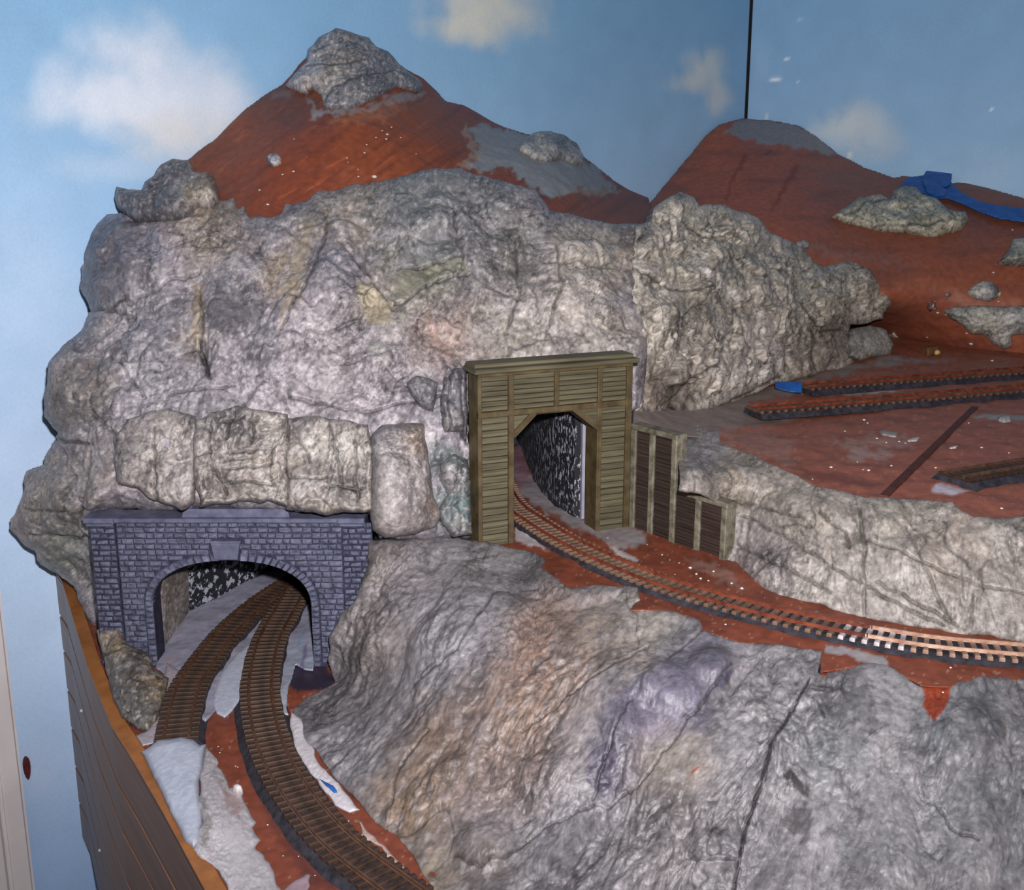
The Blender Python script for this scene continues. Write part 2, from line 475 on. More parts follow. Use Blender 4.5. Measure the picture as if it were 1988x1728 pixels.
def shell(name, outline, surf, mat, step=3.0, edge=4.0, relief=None, round_px=30.0, round_cm=1.0, dome=0.0, dome_px=60.0,
          skirt=2.0, color=None, lift=0.0, groove=None, groove_cm=0.35, bumps=None, cre=0.72, seed=0.0, amp_fn=None, pale=0.0):
    """a thick plaster shell whose outline is traced on the photograph and whose every point has its own real distance"""
    poly = rough_outline(outline, edge, seed)
    x0, y0 = poly.min(0) - step; x1, y1 = poly.max(0) + step
    gx, gy = np.meshgrid(np.arange(x0, x1 + step, step), np.arange(y0, y1 + step, step))
    ny, nx = gx.shape
    X, Yp = gx.ravel(), gy.ravel()
    inside = in_poly(X, Yp, poly)
    d, bx, by = edge_dist(X, Yp, poly)
    near = (~inside) & (d < 0.72 * step)
    X = np.where(near, bx, X); Yp = np.where(near, by, Yp)
    d = np.where(near, 0.0, d)
    keep = inside | near
    def base(a, b): return ORIG + rays(a, b) * surf.t(a, b)[:, None]
    kx, ky, kd = X[keep], Yp[keep], d[keep]
    p = base(kx, ky); e = 4.0
    n = np.cross(base(kx + e, ky) - p, base(kx, ky - e) - p)
    n /= np.linalg.norm(n, axis=1)[:, None] + 1e-9
    ray = rays(kx, ky); rl = ray / np.linalg.norm(ray, axis=1)[:, None]
    flip = (n * rl).sum(1) > 0
    n[flip] *= -1
    if relief is not None:
        n = .45 * n - .55 * rl
        n /= np.linalg.norm(n, axis=1)[:, None]
        h, cr = rock_relief(p, **relief)
    else:
        h, cr = 0.12 * fbm(p * .35, 3) + .03 * fbm(p * 1.7, 2), np.zeros(len(p))
    h = h * (0.25 + 0.75 * sstep(0, round_px, kd))
    if amp_fn is not None: h = h * amp_fn(kx, ky)
    if bumps:
        for (cx, cy, rx, ry, a) in bumps:
            r2 = ((kx - cx) / rx) ** 2 + ((ky - cy) / ry) ** 2
            h = h + a * np.exp(-r2 * r2)
    if groove is not None:
        g = cracks(kx, ky, groove)
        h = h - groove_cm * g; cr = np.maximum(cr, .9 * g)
    if dome: h = h + dome * np.sqrt(np.clip(1 - (1 - np.clip(kd / dome_px, 0, 1)) ** 2, 0, 1))
    p = p + n * (h + lift)[:, None]
    back = round_cm * (1 - np.sqrt(np.clip(1 - (1 - np.clip(kd / round_px, 0, 1)) ** 2, 0, 1)))
    p = p + rl * back[:, None]
    c = color(kx, ky, p) if callable(color) else np.tile(lin(color), (len(kx), 1))
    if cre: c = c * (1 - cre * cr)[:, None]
    if pale: c = c + pale * np.clip(h, 0, 2)[:, None] * (1 - c)
    idx = -np.ones(ny * nx, np.int64); idx[keep] = np.arange(keep.sum())
    g = idx.reshape(ny, nx)
    a, b, cc, dd = g[:-1, :-1].ravel(), g[:-1, 1:].ravel(), g[1:, 1:].ravel(), g[1:, :-1].ravel()
    ok = (a >= 0) & (b >= 0) & (cc >= 0) & (dd >= 0)
    q = np.stack([dd[ok], cc[ok], b[ok], a[ok]], -1)
    # open edges run back into what the shell stands on
    ed = np.concatenate([q[:, [0, 1]], q[:, [1, 2]], q[:, [2, 3]], q[:, [3, 0]]])
    key = np.sort(ed, 1); key = key[:, 0] * (len(p) + 1) + key[:, 1]
    u, inv, cnt = np.unique(key, return_inverse=True, return_counts=True)
    be = ed[cnt[inv] == 1]
    bv = np.unique(be); m = -np.ones(len(p), np.int64); m[bv] = np.arange(len(bv)) + len(p)
    p2 = p[bv] + rl[bv] * skirt - n[bv] * skirt * .3
    qs = np.stack([be[:, 1], be[:, 0], m[be[:, 0]], m[be[:, 1]]], -1)
    used = np.zeros(len(p) + len(bv), bool)
    V = np.concatenate([p, p2]); C = np.concatenate([c, c[bv]]); Q = np.concatenate([q, qs])
    used[Q.ravel()] = True
    re = np.cumsum(used) - 1
    return obj(name, V[used], re[Q], mat, smooth=True, colors=np.clip(C[used], 0, 1))

# ================================================================ the room
def pix(p):
    """where a world point lies on the photograph"""
    r = np.asarray(p, float) - ORIG
    t = r[..., 1] * CP - r[..., 2] * SP
    v = r[..., 1] * SP + r[..., 2] * CP
    return CX + F * r[..., 0] / t, CY - F * v / t

def wall(name, p0, hd, s0, s1, z0, z1, clouds, dabs=(), sky_top=(118, 166, 208), sky_low=(176, 204, 232), step=0.45):
    """painted sky backdrop; clouds and dabs are given on the wall itself: (along, height, size along, size up, colour, strength)"""
    s = np.concatenate([[s0 - 60], np.arange(s0, s1 + step, step), [s1 + (0 if name == 'wall_left' else 60)]])
    z = np.concatenate([[-100], np.arange(z0, z1 + step, step), [150]])
    S, Z = np.meshgrid(s, z); S, Z = S.ravel(), Z.ravel()
    p = p0 + S[:, None] * hd; p[:, 2] = Z
    q = np.stack([S / 9., Z / 9., np.full(S.shape, 3.3)], -1)
    f = fbm(q, 5); f2 = fbm(q * 2.3 + 40, 4)
    k = sstep(-6, 62, Z + 3 * pn(q * .7))[:, None]
    c = lin(sky_low, 1) * (1 - k) + lin(sky_top, 1) * k
    k = sstep(2, -44, Z + 3 * f)[:, None] * .9
    c = c * (1 - k) + lin((132, 166, 212), 1) * k
    c = c * (1 + .05 * f2[:, None])
    for (cs, cz, rs, rz, col, st) in clouds:
        js, jz = S + rs * .26 * f + rs * .3 * f2, Z + rz * .3 * fbm(q + 17, 4) + rz * .22 * fbm(q * 3.1 + 9, 3)
        d = np.sqrt(((js - cs) / rs) ** 2 + ((jz - cz) / rz) ** 2)
        w = (1 - sstep(.1, 1.3, d)) * np.clip(.95 + .35 * f2, 0, 1) * st
        c = c * (1 - w[:, None]) + lin(col, 1) * w[:, None]
    for (cs, cz, rs, rz, col, st) in dabs:
        w = st * np.exp(-((S - cs) / rs) ** 4 - ((Z - cz) / rz) ** 4)
        c = c * (1 - w[:, None]) + lin(col, 1) * w[:, None]
    ny, nx = len(z), len(s)
    i = np.arange(ny * nx).reshape(ny, nx)
    n = np.array([hd[1], -hd[0], 0])
    Q = np.stack([i[:-1, :-1].ravel(), i[:-1, 1:].ravel(), i[1:, 1:].ravel(), i[1:, :-1].ravel()], -1)
    # thickness of the board
    back = np.array([0, nx - 1, (ny - 1) * nx, ny * nx - 1]); m = len(p)
    V = np.concatenate([p, p[back] - n * 1.0]); C = np.concatenate([c, c[back]])
    Q = np.concatenate([Q, [[m + 1, m, m + 2, m + 3]]])
    o = obj(name, V, Q, M_WALL, colors=np.clip(C, 0, 1), smooth=False)
    return tag(o, kind='structure')

def on_left(px, py):
    q = PL(px, py); return (q - WALL_A) @ HL, q[2]
def on_right(px, py):
    q = PR(px, py); return (q - CORNER) @ HR, q[2]

def cl(fn, px, py, rx, ry, col, st):
    s, z = fn(px, py); s2, _ = fn(px + rx, py); _, z2 = fn(px, py - ry)
    return (s, z, abs(s2 - s), abs(z2 - z), col, st)

S_CORNER = float((CORNER - WALL_A) @ HL)
WHITE, CREAM, GREYC = (214, 220, 232), (210, 208, 206), (200, 204, 208)
clouds_l = [cl(on_left, *a) for a in (
    (275, 130, 120, 95, WHITE, .85), (200, 200, 140, 60, WHITE, .8), (330, 215, 150, 80, WHITE, .75), (425, 170, 85, 85, WHITE, .7),
    (370, 262, 120, 60, CREAM, .7), (90, 220, 60, 40, WHITE, .5), (110, 130, 40, 34, WHITE, .28), (260, 330, 160, 34, WHITE, .28),
    (60, 600, 140, 260, (190, 208, 236), .35), (60, 900, 120, 120, (196, 208, 236), .3), (75, 1500, 60, 60, (190, 200, 226), .3),
    (960, 30, 115, 62, (226, 220, 200), .75), (880, 55, 70, 30, (226, 220, 200), .5), (930, -50, 120, 60, (226, 220, 200), .7),
    (1370, 130, 46, 44, (226, 222, 208), .62), (1345, 165, 55, 24, (226, 222, 208), .5), (1395, 190, 30, 40, (226, 222, 208), .55))]
w_left = wall('wall_left', WALL_A, HL, -22, S_CORNER, -46, 66, clouds_l, sky_top=(122, 168, 206), sky_low=(184, 208, 238))
clouds_r = [cl(on_right, *a) for a in (
    (1655, 235, 75, 48, (206, 212, 212), .75), (1690, 280, 70, 40, (200, 206, 208), .6), (1610, 255, 60, 25, (200, 208, 214), .45),
    (1480, 120, 20, 60, (170, 198, 222), .2), (1900, 330, 150, 60, (178, 204, 226), .3))]
dabs_r = [cl(on_right, *a) for a in (
    (1505, 154, 11, 4, (236, 240, 244), .9), (1527, 115, 5, 2.5, (236, 240, 244), .8), (1552, 38, 4, 4, (210, 222, 232), .5),
    (1550, 161, 2.5, 2.5, (236, 240, 244), .6), (1926, 214, 2.5, 2.5, (245, 245, 245), .9), (1488, 228, 3, 7, (225, 225, 210), .6), (1650, 301, 4, 4, (236, 236, 200), .7))]
w_right = wall('wall_right', CORNER, HR, 0, 62, 0, 66, clouds_r, dabs_r, sky_top=(128, 170, 208), sky_low=(176, 206, 230), step=0.4)
# black strip where the two backdrop boards meet
mb = MB(CORNER + np.array([0, -.25, 0]))
mb.box(-.22, .22, 0, .3, -90, 140)
tag(mb.build('corner_strip', M_BLACK), kind='structure')

mb = MB((0, 60, -101)); mb.box(-160, 160, -120, 160, -1, 0)
tag(mb.build('floor', M_FLOOR), kind='structure')

# white door casing on the left wall: a flat board with a stepped, beaded edge
ce = PL(31, 1470); s_case = (ce - WALL_A) @ HL
org = WALL_A + HL * s_case; org[2] = -100
ang = math.atan2(HL[1], HL[0])
mb = MB(org, ang)
mb.prism([(0, 0), (0, 218), (-7.5, 218), (-7.5, 0)], -.9, 0)
prof = [(-.35, .2), (-2.0, .45), (-5.2, .8)]
mb.box(-1.9, -.25, -1.25, -.9, 0, 218, .18).box(-6.9, -2.3, -1.45, -.9, 0, 218, .3)
tag(mb.build('trim_1', M_CASING), kind='structure')

# small dark mark on the wall next to the casing
mc = PL(51, 1490)
mb = MB(mc - NL * -.1, ang)
k = 14
pt1, pt2 = PL(51, 1467), PL(51, 1514)
hgt = abs(pt1[2] - pt2[2]) / 2
mb.prism([(.32 * math.cos(6.283 * i / k) * (1 + .2 * math.sin(6.283 * i / k)), hgt * math.sin(6.283 * i / k)) for i in range(k)], -.12, .05)
tag(mb.build('wall_hole', M_MARK), 'dark red oval mark on the blue wall beside the white door casing', 'mark')

# ---------------------------------------------------------------- wood fascia of the layout: lengthwise boards under a varnished edge
path = [P(113, 1110, z=0.0), P(129, 1132, z=0.0), P(180, 1297, z=0.0), P(228, 1414, z=0.0), P(272, 1483, z=0.0), P(330, 1582, z=0.0), P(410, 1728, z=0.0), P(500, 1905, z=0.0)]
path = np.array([path[0] + 1.6 * (path[0] - path[1]) / np.linalg.norm(path[0] - path[1])] + path)
fascia = empty('layout_fascia', (path[3][0], path[3][1], -27), 'long brown grooved wood fascia curving along the left front edge of the layout', 'fascia')
def fascia_strip(name, z0, z1, off0, off1, mat, gap=.05):
    d = np.gradient(path[:, :2], axis=0); d /= np.linalg.norm(d, axis=1)[:, None]
    nrm = np.stack([d[:, 1], -d[:, 0]], -1)          # points away from the layout (towards -x)
    V, Fc = [], []
    for i in range(len(path)):
        a = path[i, :2] + nrm[i] * off0; b = path[i, :2] + nrm[i] * off1
        V += [(a[0], a[1], z0), (b[0], b[1], z0 + gap), (b[0], b[1], z1 - gap), (a[0], a[1], z1)]
    for i in range(len(path) - 1):
        for k in range(4):
            Fc.append((4 * i + k, 4 * i + (k + 1) % 4, 4 * i + 4 + (k + 1) % 4, 4 * i + 4 + k))
    Fc.append((3, 2, 1, 0)); n = 4 * (len(path) - 1); Fc.append((n, n + 1, n + 2, n + 3))
    return obj(name, V, Fc, mat, fascia)
zs = [0.0, -4.1, -7.6, -11.5, -15.4, -19.4, -23.3, -27.2]
for a, b in zip(zs[:-1], zs[1:]):
    fascia_strip('plank', b + .14, a - .14, -.25, .28, M_PANEL, .05)
fascia_strip('backing_board', -27.2, -.15, -.45, .14, M_CAPWOOD, 0)
fascia_strip('top_edge', -.02, .38, -.55, .36, M_CAPWOOD, .12)
def sphere_bit(r, n=8, m=5, squash=1.0):
    v, f = [], []
    for i in range(m + 1):
        th = math.pi * i / m
        for j in range(n):
            v.append((r * math.sin(th) * math.cos(6.283 * j / n), r * math.sin(th) * math.sin(6.283 * j / n), r * squash * math.cos(th)))
    for i in range(m):
        for j in range(n):
            f.append((i * n + j, (i + 1) * n + j, (i + 1) * n + (j + 1) % n, i * n + (j + 1) % n))
    return v, f
v, f = sphere_bit(.15)
screw_me = mesh_data('screw', v, f, M_STEEL, True)
for px_, py_ in ((158, 1380), (194, 1651)):
    # on the fascia plane between its 1st and 4th path points
    a, b = path[1], path[4]; dd = (b - a) / np.linalg.norm(b - a); nn = np.array([dd[1], -dd[0], 0])
    pp = ORIG + rays(px_, py_) * t_plane(px_, py_, a + nn * .28, nn)
    inst('screw', screw_me, fascia, pp)

# ================================================================ ground levels
ZW, ZY = 8.5, 14.0
RED = (134, 70, 50)
def red_paint(masks=(), blobs=(), base=RED, dark=(96, 48, 36), seed=0.0):
    def fn(px, py, p):
        c = tint(px, py, base, list(blobs), seed=seed)
        f = sstep(.0, .7, fbm(p * np.array([.5, .2, .5]) + seed, 4))[:, None] * .55
        c = c * (1 - f) + lin(dark) * f
        f = sstep(.35, .8, fbm(p * .9 + 60 + seed, 4))[:, None] * .35
        c = c * (1 - f) + lin((156, 86, 62)) * f
        f = sstep(.55, .62, fbm(p * 2.7 + 90 + seed, 3) * .9 + .12 * fbm(p * .3 + 8, 2))[:, None] * .5
        c = c * (1 - f) + lin((190, 150, 136)) * f
        return patches(c, px, py, masks, seed)
    return fn

lower = Surf([(200, 1300, 'z', 0), (600, 1300, 'z', 0), (900, 1728, 'z', 0), (400, 1728, 'z', 0), (450, 1100, 'z', 0), (700, 1100, 'z', 0)])
g_low = shell('lower_ground', [(118, 1125), (150, 1170), (182, 1297), (229, 1414), (273, 1483), (331, 1582), (411, 1728), (498, 1895), (980, 1895), (900, 1600), (760, 1330), (700, 1120), (620, 1085), (480, 1078), (330, 1100)],
              lower, M_RED, step=4, edge=0, round_px=6, round_cm=0, skirt=.6, cre=0,
              color=red_paint(masks=[([(560, 1260), (625, 1280), (660, 1320), (640, 1340), (575, 1345), (560, 1330)], (44, 42, 62), 3, 8, .95),
                                     ([(395, 1440), (402, 1475), (450, 1540), (440, 1580), (380, 1500)], (176, 170, 178), 5, 10, .5),
                                     ([(480, 1380), (500, 1470), (540, 1560), (640, 1700), (660, 1728), (600, 1728), (520, 1600), (480, 1480)], (72, 44, 46), 12, 10, .5)]))
tag(g_low, 'rust red painted ground on the lowest level around the twin tracks', 'ground')

mid = Surf([(1000, 1000, 'z', ZW), (1300, 1120, 'z', ZW), (1980, 1270, 'z', ZW), (1000, 900, 'z', ZW), (1200, 1000, 'z', ZW)])
GREYP, WHITEP = (158, 152, 156), (206, 198, 204)
g_mid = shell('middle_ground', [(930, 1075), (915, 960), (940, 880), (1010, 860), (1150, 880), (1235, 1010), (1330, 1040), (1430, 1080), (1520, 1145), (1700, 1195), (1850, 1220), (2260, 1262),
                                (2260, 1352), (1950, 1320), (1900, 1316), (1841, 1334), (1790, 1332), (1756, 1314), (1728, 1297), (1675, 1291), (1640, 1299), (1592, 1306), (1594, 1270), (1520, 1256), (1430, 1248), (1366, 1226), (1340, 1198), (1288, 1188), (1222, 1186), (1240, 1164), (1234, 1146), (1180, 1141), (1105, 1144), (1068, 1124), (1048, 1104), (1055, 1088), (1000, 1072)],
              mid, M_RED, step=3, edge=0, round_px=6, round_cm=0, skirt=.12, cre=0,
              color=red_paint(masks=[([(985, 900), (1040, 930), (1080, 965), (1120, 985), (1130, 1010), (1215, 1020), (1250, 1030), (1255, 1055), (1200, 1065), (1130, 1030), (1075, 1005), (1010, 960)], GREYP, 5, 8, .9),
                                     ([(1000, 1020), (1040, 1045), (1060, 1068), (1030, 1062), (1000, 1050)], WHITEP, 3, 5, .9),
                                     ([(985, 850), (1020, 870), (1030, 930), (1000, 960), (960, 900)], (150, 116, 128), 8, 5, .8),
                                     ([(1060, 990), (1085, 1000), (1095, 1015), (1070, 1010)], RED, 3, 5, .8),
                                     ([(1180, 1055), (1215, 1075), (1240, 1088), (1236, 1092), (1200, 1078)], WHITEP, 2, 3, .9),
                                     ([(1330, 1085), (1375, 1090), (1420, 1115), (1450, 1140), (1400, 1130), (1350, 1100)], (150, 120, 112), 6, 12, .6),
                                     ([(1600, 1255), (1640, 1258), (1720, 1275), (1725, 1292), (1690, 1290), (1640, 1272), (1605, 1266)], GREYP, 2, 4, .95)], seed=5))
tag(g_mid, 'rust red painted ground shelf on the middle level in front of the timber portal', 'ground')

yard = Surf([(1400, 800, 'z', ZY), (1980, 760, 'z', ZY), (1980, 1000, 'z', ZY), (1500, 900, 'z', ZY), (1700, 690, 'z', ZY), (1980, 690, 'z', ZY), (1236, 822, 86), (1300, 806, 93), (1240, 790, 91)])
STAIN = (176, 150, 142)
g_yard = shell('yard_ground', [(1228, 832), (1232, 770), (1330, 760), (1500, 715), (1600, 672), (1660, 640), (2260, 684), (2260, 1084), (1985, 1008), (1900, 1010), (1800, 978), (1700, 974), (1600, 952), (1500, 912), (1410, 878), (1385, 850), (1330, 848)],
               yard, M_RED, step=3, edge=0, round_px=6, round_cm=0, skirt=.12, cre=0,
               color=red_paint(base=(166, 98, 76), dark=(134, 80, 66), masks=[
                   ([(1225, 850), (1225, 760), (1330, 790), (1460, 765), (1520, 745), (1640, 712), (1720, 700), (1760, 690), (1740, 702), (1640, 725), (1560, 748), (1570, 762), (1500, 770), (1452, 778), (1460, 815), (1560, 808), (1520, 822), (1430, 832), (1395, 835), (1400, 855)], (142, 136, 132), 5, 8, .85),
                   ([(1395, 832), (1470, 832), (1540, 860), (1540, 905), (1480, 880), (1420, 868)], (168, 128, 118), 10, 16, .6),
                   ([(1556, 754), (1620, 757), (1700, 754), (1752, 758), (1700, 763), (1620, 768), (1556, 766)], (206, 202, 190), 2, 3, .9),
                   ([(1700, 690), (1760, 696), (1850, 694), (1860, 699), (1770, 706), (1700, 706)], (160, 154, 156), 5, 8, .75),
                   ([(1640, 865), (1690, 872), (1735, 880), (1720, 892), (1650, 890)], STAIN, 6, 12, .7),
                   ([(1600, 850), (1660, 856), (1700, 842), (1790, 850), (1760, 872), (1640, 868)], STAIN, 8, 14, .45),
                   ([(1880, 808), (1930, 803), (1990, 808), (2080, 812), (2080, 820), (1950, 818)], (160, 160, 160), 3, 4, .85),
                   ([(1808, 950), (1826, 938), (1870, 952), (1886, 952), (1850, 962), (1815, 956)], (214, 204, 220), 3, 3, .95),
                   ([(1530, 905), (1640, 925), (1720, 945), (1690, 950), (1600, 935)], (110, 54, 44), 6, 5, .6)], seed=9))
tag(g_yard, 'rust red painted yard ground with plaster stains on the upper level', 'ground')

# ================================================================ hills against the backdrop
hill = Surf([(360, 312, 'L', .6), (412, 274, 'L', .6), (470, 217, 'L', .6), (505, 190, 'L', .6), (548, 160, 'L', .6), (600, 100, 'L', .8), (655, 52, 'L', .8), (735, 80, 'L', .8), (800, 135, 'L', .6),
             (846, 176, 'L', .6), (899, 204, 'L', .6), (980, 246, 'L', .6), (1068, 252, 'L', .6), (1120, 280, 'L', .6), (1195, 352, 'L', .6), (1258, 384, 'L', .6),
             (420, 440, 99), (540, 440, 99), (700, 400, 101), (850, 370, 103.5), (1000, 390, 106.5), (1120, 430, 111), (1260, 450, 122),
             (560, 290, 104.5), (700, 230, 108), (850, 270, 112), (1000, 310, 118), (640, 130, 115), (700, 150, 115), (1120, 350, 126)])
gmask = [([(905, 246), (935, 240), (1000, 255), (1030, 262), (1100, 270), (1136, 310), (1160, 325), (1195, 372), (1160, 370), (1120, 366), (1070, 388), (1050, 372), (1010, 352), (985, 322), (945, 336), (905, 330), (930, 300), (925, 275)], (164, 168, 174), 4, 12, .95),
         ([(1120, 362), (1195, 366), (1200, 372), (1150, 384), (1090, 374)], (186, 170, 160), 4, 10, .6),
         ([(905, 244), (925, 275), (932, 300), (910, 328), (890, 330), (915, 300), (900, 262)], (190, 168, 152), 5, 12, .6),
         ([(590, 180), (625, 215), (700, 210), (780, 178), (830, 185), (750, 205), (690, 222), (640, 222), (600, 235), (610, 215)], (150, 150, 156), 4, 10, .8),
         ([(660, 225), (740, 200), (790, 200), (770, 225), (700, 240), (640, 240)], (176, 128, 104), 8, 16, .4),
         ([(530, 178), (575, 176), (560, 190), (522, 196)], (126, 110, 106), 4, 6, .6)]
def hill_paint(px, py, p):
    c = tint(px, py, (144, 76, 50), [(430, 330, 70, (128, 70, 52)), (560, 200, 60, (112, 70, 58)), (800, 300, 120, (148, 78, 50)), (1180, 400, 60, (160, 90, 60)), (1000, 240, 40, (140, 78, 56)), (620, 380, 90, (134, 66, 44))], seed=2)
    a = px * .55 + py * .83; b = px * .83 - py * .55     # brush strokes run up to the right
    f = sstep(-.1, .75, fbm(np.stack([a / 14., b / 120., np.zeros(len(px))], -1), 4))[:, None] * .5
    c = c * (1 - f) + lin((104, 56, 44)) * f
    f = sstep(.45, .8, fbm(np.stack([a / 8., b / 70., np.ones(len(px))], -1), 3))[:, None] * .45
    c = c * (1 - f) + lin((188, 100, 62)) * f
    return patches(c, px, py, gmask, 3.0)
o = shell('red_hill', [(355, 318), (376, 300), (412, 274), (470, 217), (505, 190), (548, 163), (600, 105), (655, 62), (730, 90), (790, 135), (825, 152), (846, 174), (868, 197), (899, 204), (935, 222), (980, 246), (1010, 256), (1035, 262), (1068, 258), (1093, 266), (1118, 282), (1135, 306), (1156, 320), (1195, 352), (1234, 370), (1258, 384), (1268, 420), (1260, 470), (1100, 470), (900, 420), (700, 430), (480, 470), (380, 460), (340, 380)],
          hill, M_RED, step=2.6, edge=1.2, round_px=10, round_cm=.5, skirt=1.0, cre=0, color=hill_paint)
tag(o, 'tall rust red hill with a grey rock peak against the painted sky', 'hill')

hill2 = Surf([(1262, 384, 'L', 1), (1300, 345, 'L', .7), (1340, 298, 'L', .7), (1372, 258, 'L', .7), (1398, 238, 'L', .7), (1440, 226, 'L', .8),
              (1490, 230, 'R', .8), (1550, 242, 'R', .7), (1620, 294, 'R', .7), (1680, 324, 'R', .7), (1750, 343, 'R', .7), (1850, 354, 'R', .7), (1940, 371, 'R', .7), (2060, 398, 'R', .7), (2110, 405, 'R', .7), (2260, 432, 'R', .7), (2260, 520, 128), (2260, 704, 'z', 13.7),
              (1250, 470, 128), (1400, 480, 133), (1550, 520, 136), (1700, 520, 138), (1900, 520, 137), (2080, 520, 135),
              (1450, 340, 153), (1600, 400, 147), (1800, 430, 144), (2000, 450, 142),
              (1600, 650, 'z', 13.6), (1700, 652, 'z', 13.7), (1850, 676, 'z', 13.7), (1990, 690, 'z', 13.7), (2090, 694, 'z', 13.7), (1700, 590, 135), (1900, 600, 134), (1400, 650, 126)])
def hill2_paint(px, py, p):
    c = tint(px, py, (156, 92, 72), [(1350, 330, 80, (174, 98, 72)), (1500, 350, 120, (172, 98, 76)), (1750, 500, 160, (144, 84, 66)), (1900, 620, 150, (160, 88, 62)), (1700, 640, 80, (164, 90, 64)), (1650, 380, 90, (148, 94, 82)), (1900, 390, 90, (138, 88, 74))], seed=4)
    f = sstep(.0, .7, fbm(np.stack([px / 150., py / 26., np.zeros(len(px))], -1), 4))[:, None] * .45
    c = c * (1 - f) + lin((112, 72, 62)) * f
    return patches(c, px, py, [
        ([(1404, 258), (1439, 228), (1485, 231), (1549, 242), (1580, 260), (1632, 304), (1600, 298), (1560, 290), (1517, 282), (1468, 275), (1429, 266)], (146, 146, 152), 3, 7, .95),
        ([(1446, 300), (1452, 305), (1420, 360), (1410, 390), (1404, 388), (1425, 340)], (124, 54, 40), 4, 5, .7),
        ([(1545, 318), (1552, 324), (1525, 370), (1500, 410), (1495, 408), (1520, 362)], (124, 54, 40), 4, 5, .7),
        ([(1486, 300), (1498, 290), (1500, 292), (1488, 303)], (84, 50, 46), 1.5, 2, .8),
        ([(1540, 310), (1600, 340), (1690, 350), (1700, 366), (1620, 360), (1560, 330)], (136, 96, 84), 8, 12, .5),
        ([(1560, 470), (1660, 490), (1780, 512), (1770, 520), (1640, 505), (1560, 490)], (128, 104, 102), 8, 14, .5)], 4.0)
o = shell('red_hill', [(1250, 430), (1262, 392), (1300, 348), (1340, 300), (1370, 262), (1395, 242), (1440, 230), (1490, 233), (1550, 243), (1582, 262), (1626, 298), (1680, 326), (1735, 345), (1755, 340), (1800, 345), (1850, 355), (1875, 352), (1910, 362), (1950, 374), (1988, 384), (2060, 400), (2110, 408), (2260, 434), (2260, 714), (1988, 694), (1900, 686), (1780, 664), (1650, 644), (1500, 700), (1300, 680), (1240, 520)],
          hill2, M_RED, step=3, edge=1.0, round_px=10, round_cm=.5, skirt=1.0, cre=0, color=hill2_paint)
tag(o, 'low rust red hillside with a flat grey summit spreading along the right wall', 'hill')

# ================================================================ rock masses
LAV, GRY, TAN, DRK, CRM, WHT, BRN, OCH = (176, 167, 176), (138, 138, 146), (168, 154, 138), (92, 90, 98), (190, 180, 166), (206, 198, 196), (150, 122, 104), (174, 154, 124)
def rock_paint(base, blobs, masks=(), seed=0.0, wash=.5, dark=(70, 66, 72), light=(216, 208, 206), k_dark=1.0, grain=None, gain=1.0):
    def fn(px, py, p):
        c = tint(px, py, base, blobs, seed=seed)
        p = p * np.array([1, .42, 1])
        if grain is not None:
            g = np.array(grain[:3], float) * np.array([1, .42, 1]); g /= np.linalg.norm(g)
            p = p - (1 - 1 / grain[3]) * (p @ g)[:, None] * g
        f = sstep(-.05, .75, fbm(p * .38 + seed, 4))[:, None] * .5 * k_dark
        c = c * (1 - f) + lin(dark) * f
        f = sstep(.05, .7, fbm(p * .5 + 70 + seed, 4))[:, None] * .42
        c = c * (1 - f) + lin(light) * f
        f = sstep(.0, .6, fbm(p * 2.2 + 33 + seed, 4))[:, None] * wash * k_dark * 1.15
        c = c * (1 - f) + lin(dark) * f
        f = sstep(.1, .7, fbm(p * 5.1 + 230 + seed, 3))[:, None] * wash * k_dark * 1.1
        c = c * (1 - f) + lin(dark) * f
        f = sstep(.15, .6, fbm(p * 3.1 + 130 + seed, 3))[:, None] * .42
        c = c * (1 - f) + lin(light) * f
        return gain * patches(c, px, py, masks, seed)
    return fn

cliff = Surf([(180, 985, 77), (320, 980, 76), (450, 975, 75.5), (700, 975, 75.5), (790, 1030, 76), (900, 1045, 80), (1000, 1045, 82),
              (100, 760, 85), (200, 780, 81), (300, 800, 80), (450, 800, 79.5), (600, 800, 79.5), (780, 760, 80), (900, 740, 82.5), (1070, 705, 85.5), (1230, 690, 88.5), (1240, 800, 88), (900, 900, 81),
              (165, 590, 91), (350, 600, 86), (550, 600, 85), (750, 600, 85.5), (900, 600, 88), (1100, 600, 90), (1250, 600, 94),
              (165, 470, 97), (350, 430, 93), (500, 460, 92), (700, 450, 93), (900, 450, 95), (1100, 470, 97.5), (1250, 460, 103),
              (300, 340, 102), (480, 400, 95.5), (700, 350, 97.5), (850, 320, 99.5), (1000, 350, 102), (1200, 430, 105),
              (30, 1010, 86), (60, 920, 87), (100, 860, 86), (120, 1100, 87), (180, 1210, 84), (200, 1000, 79)])
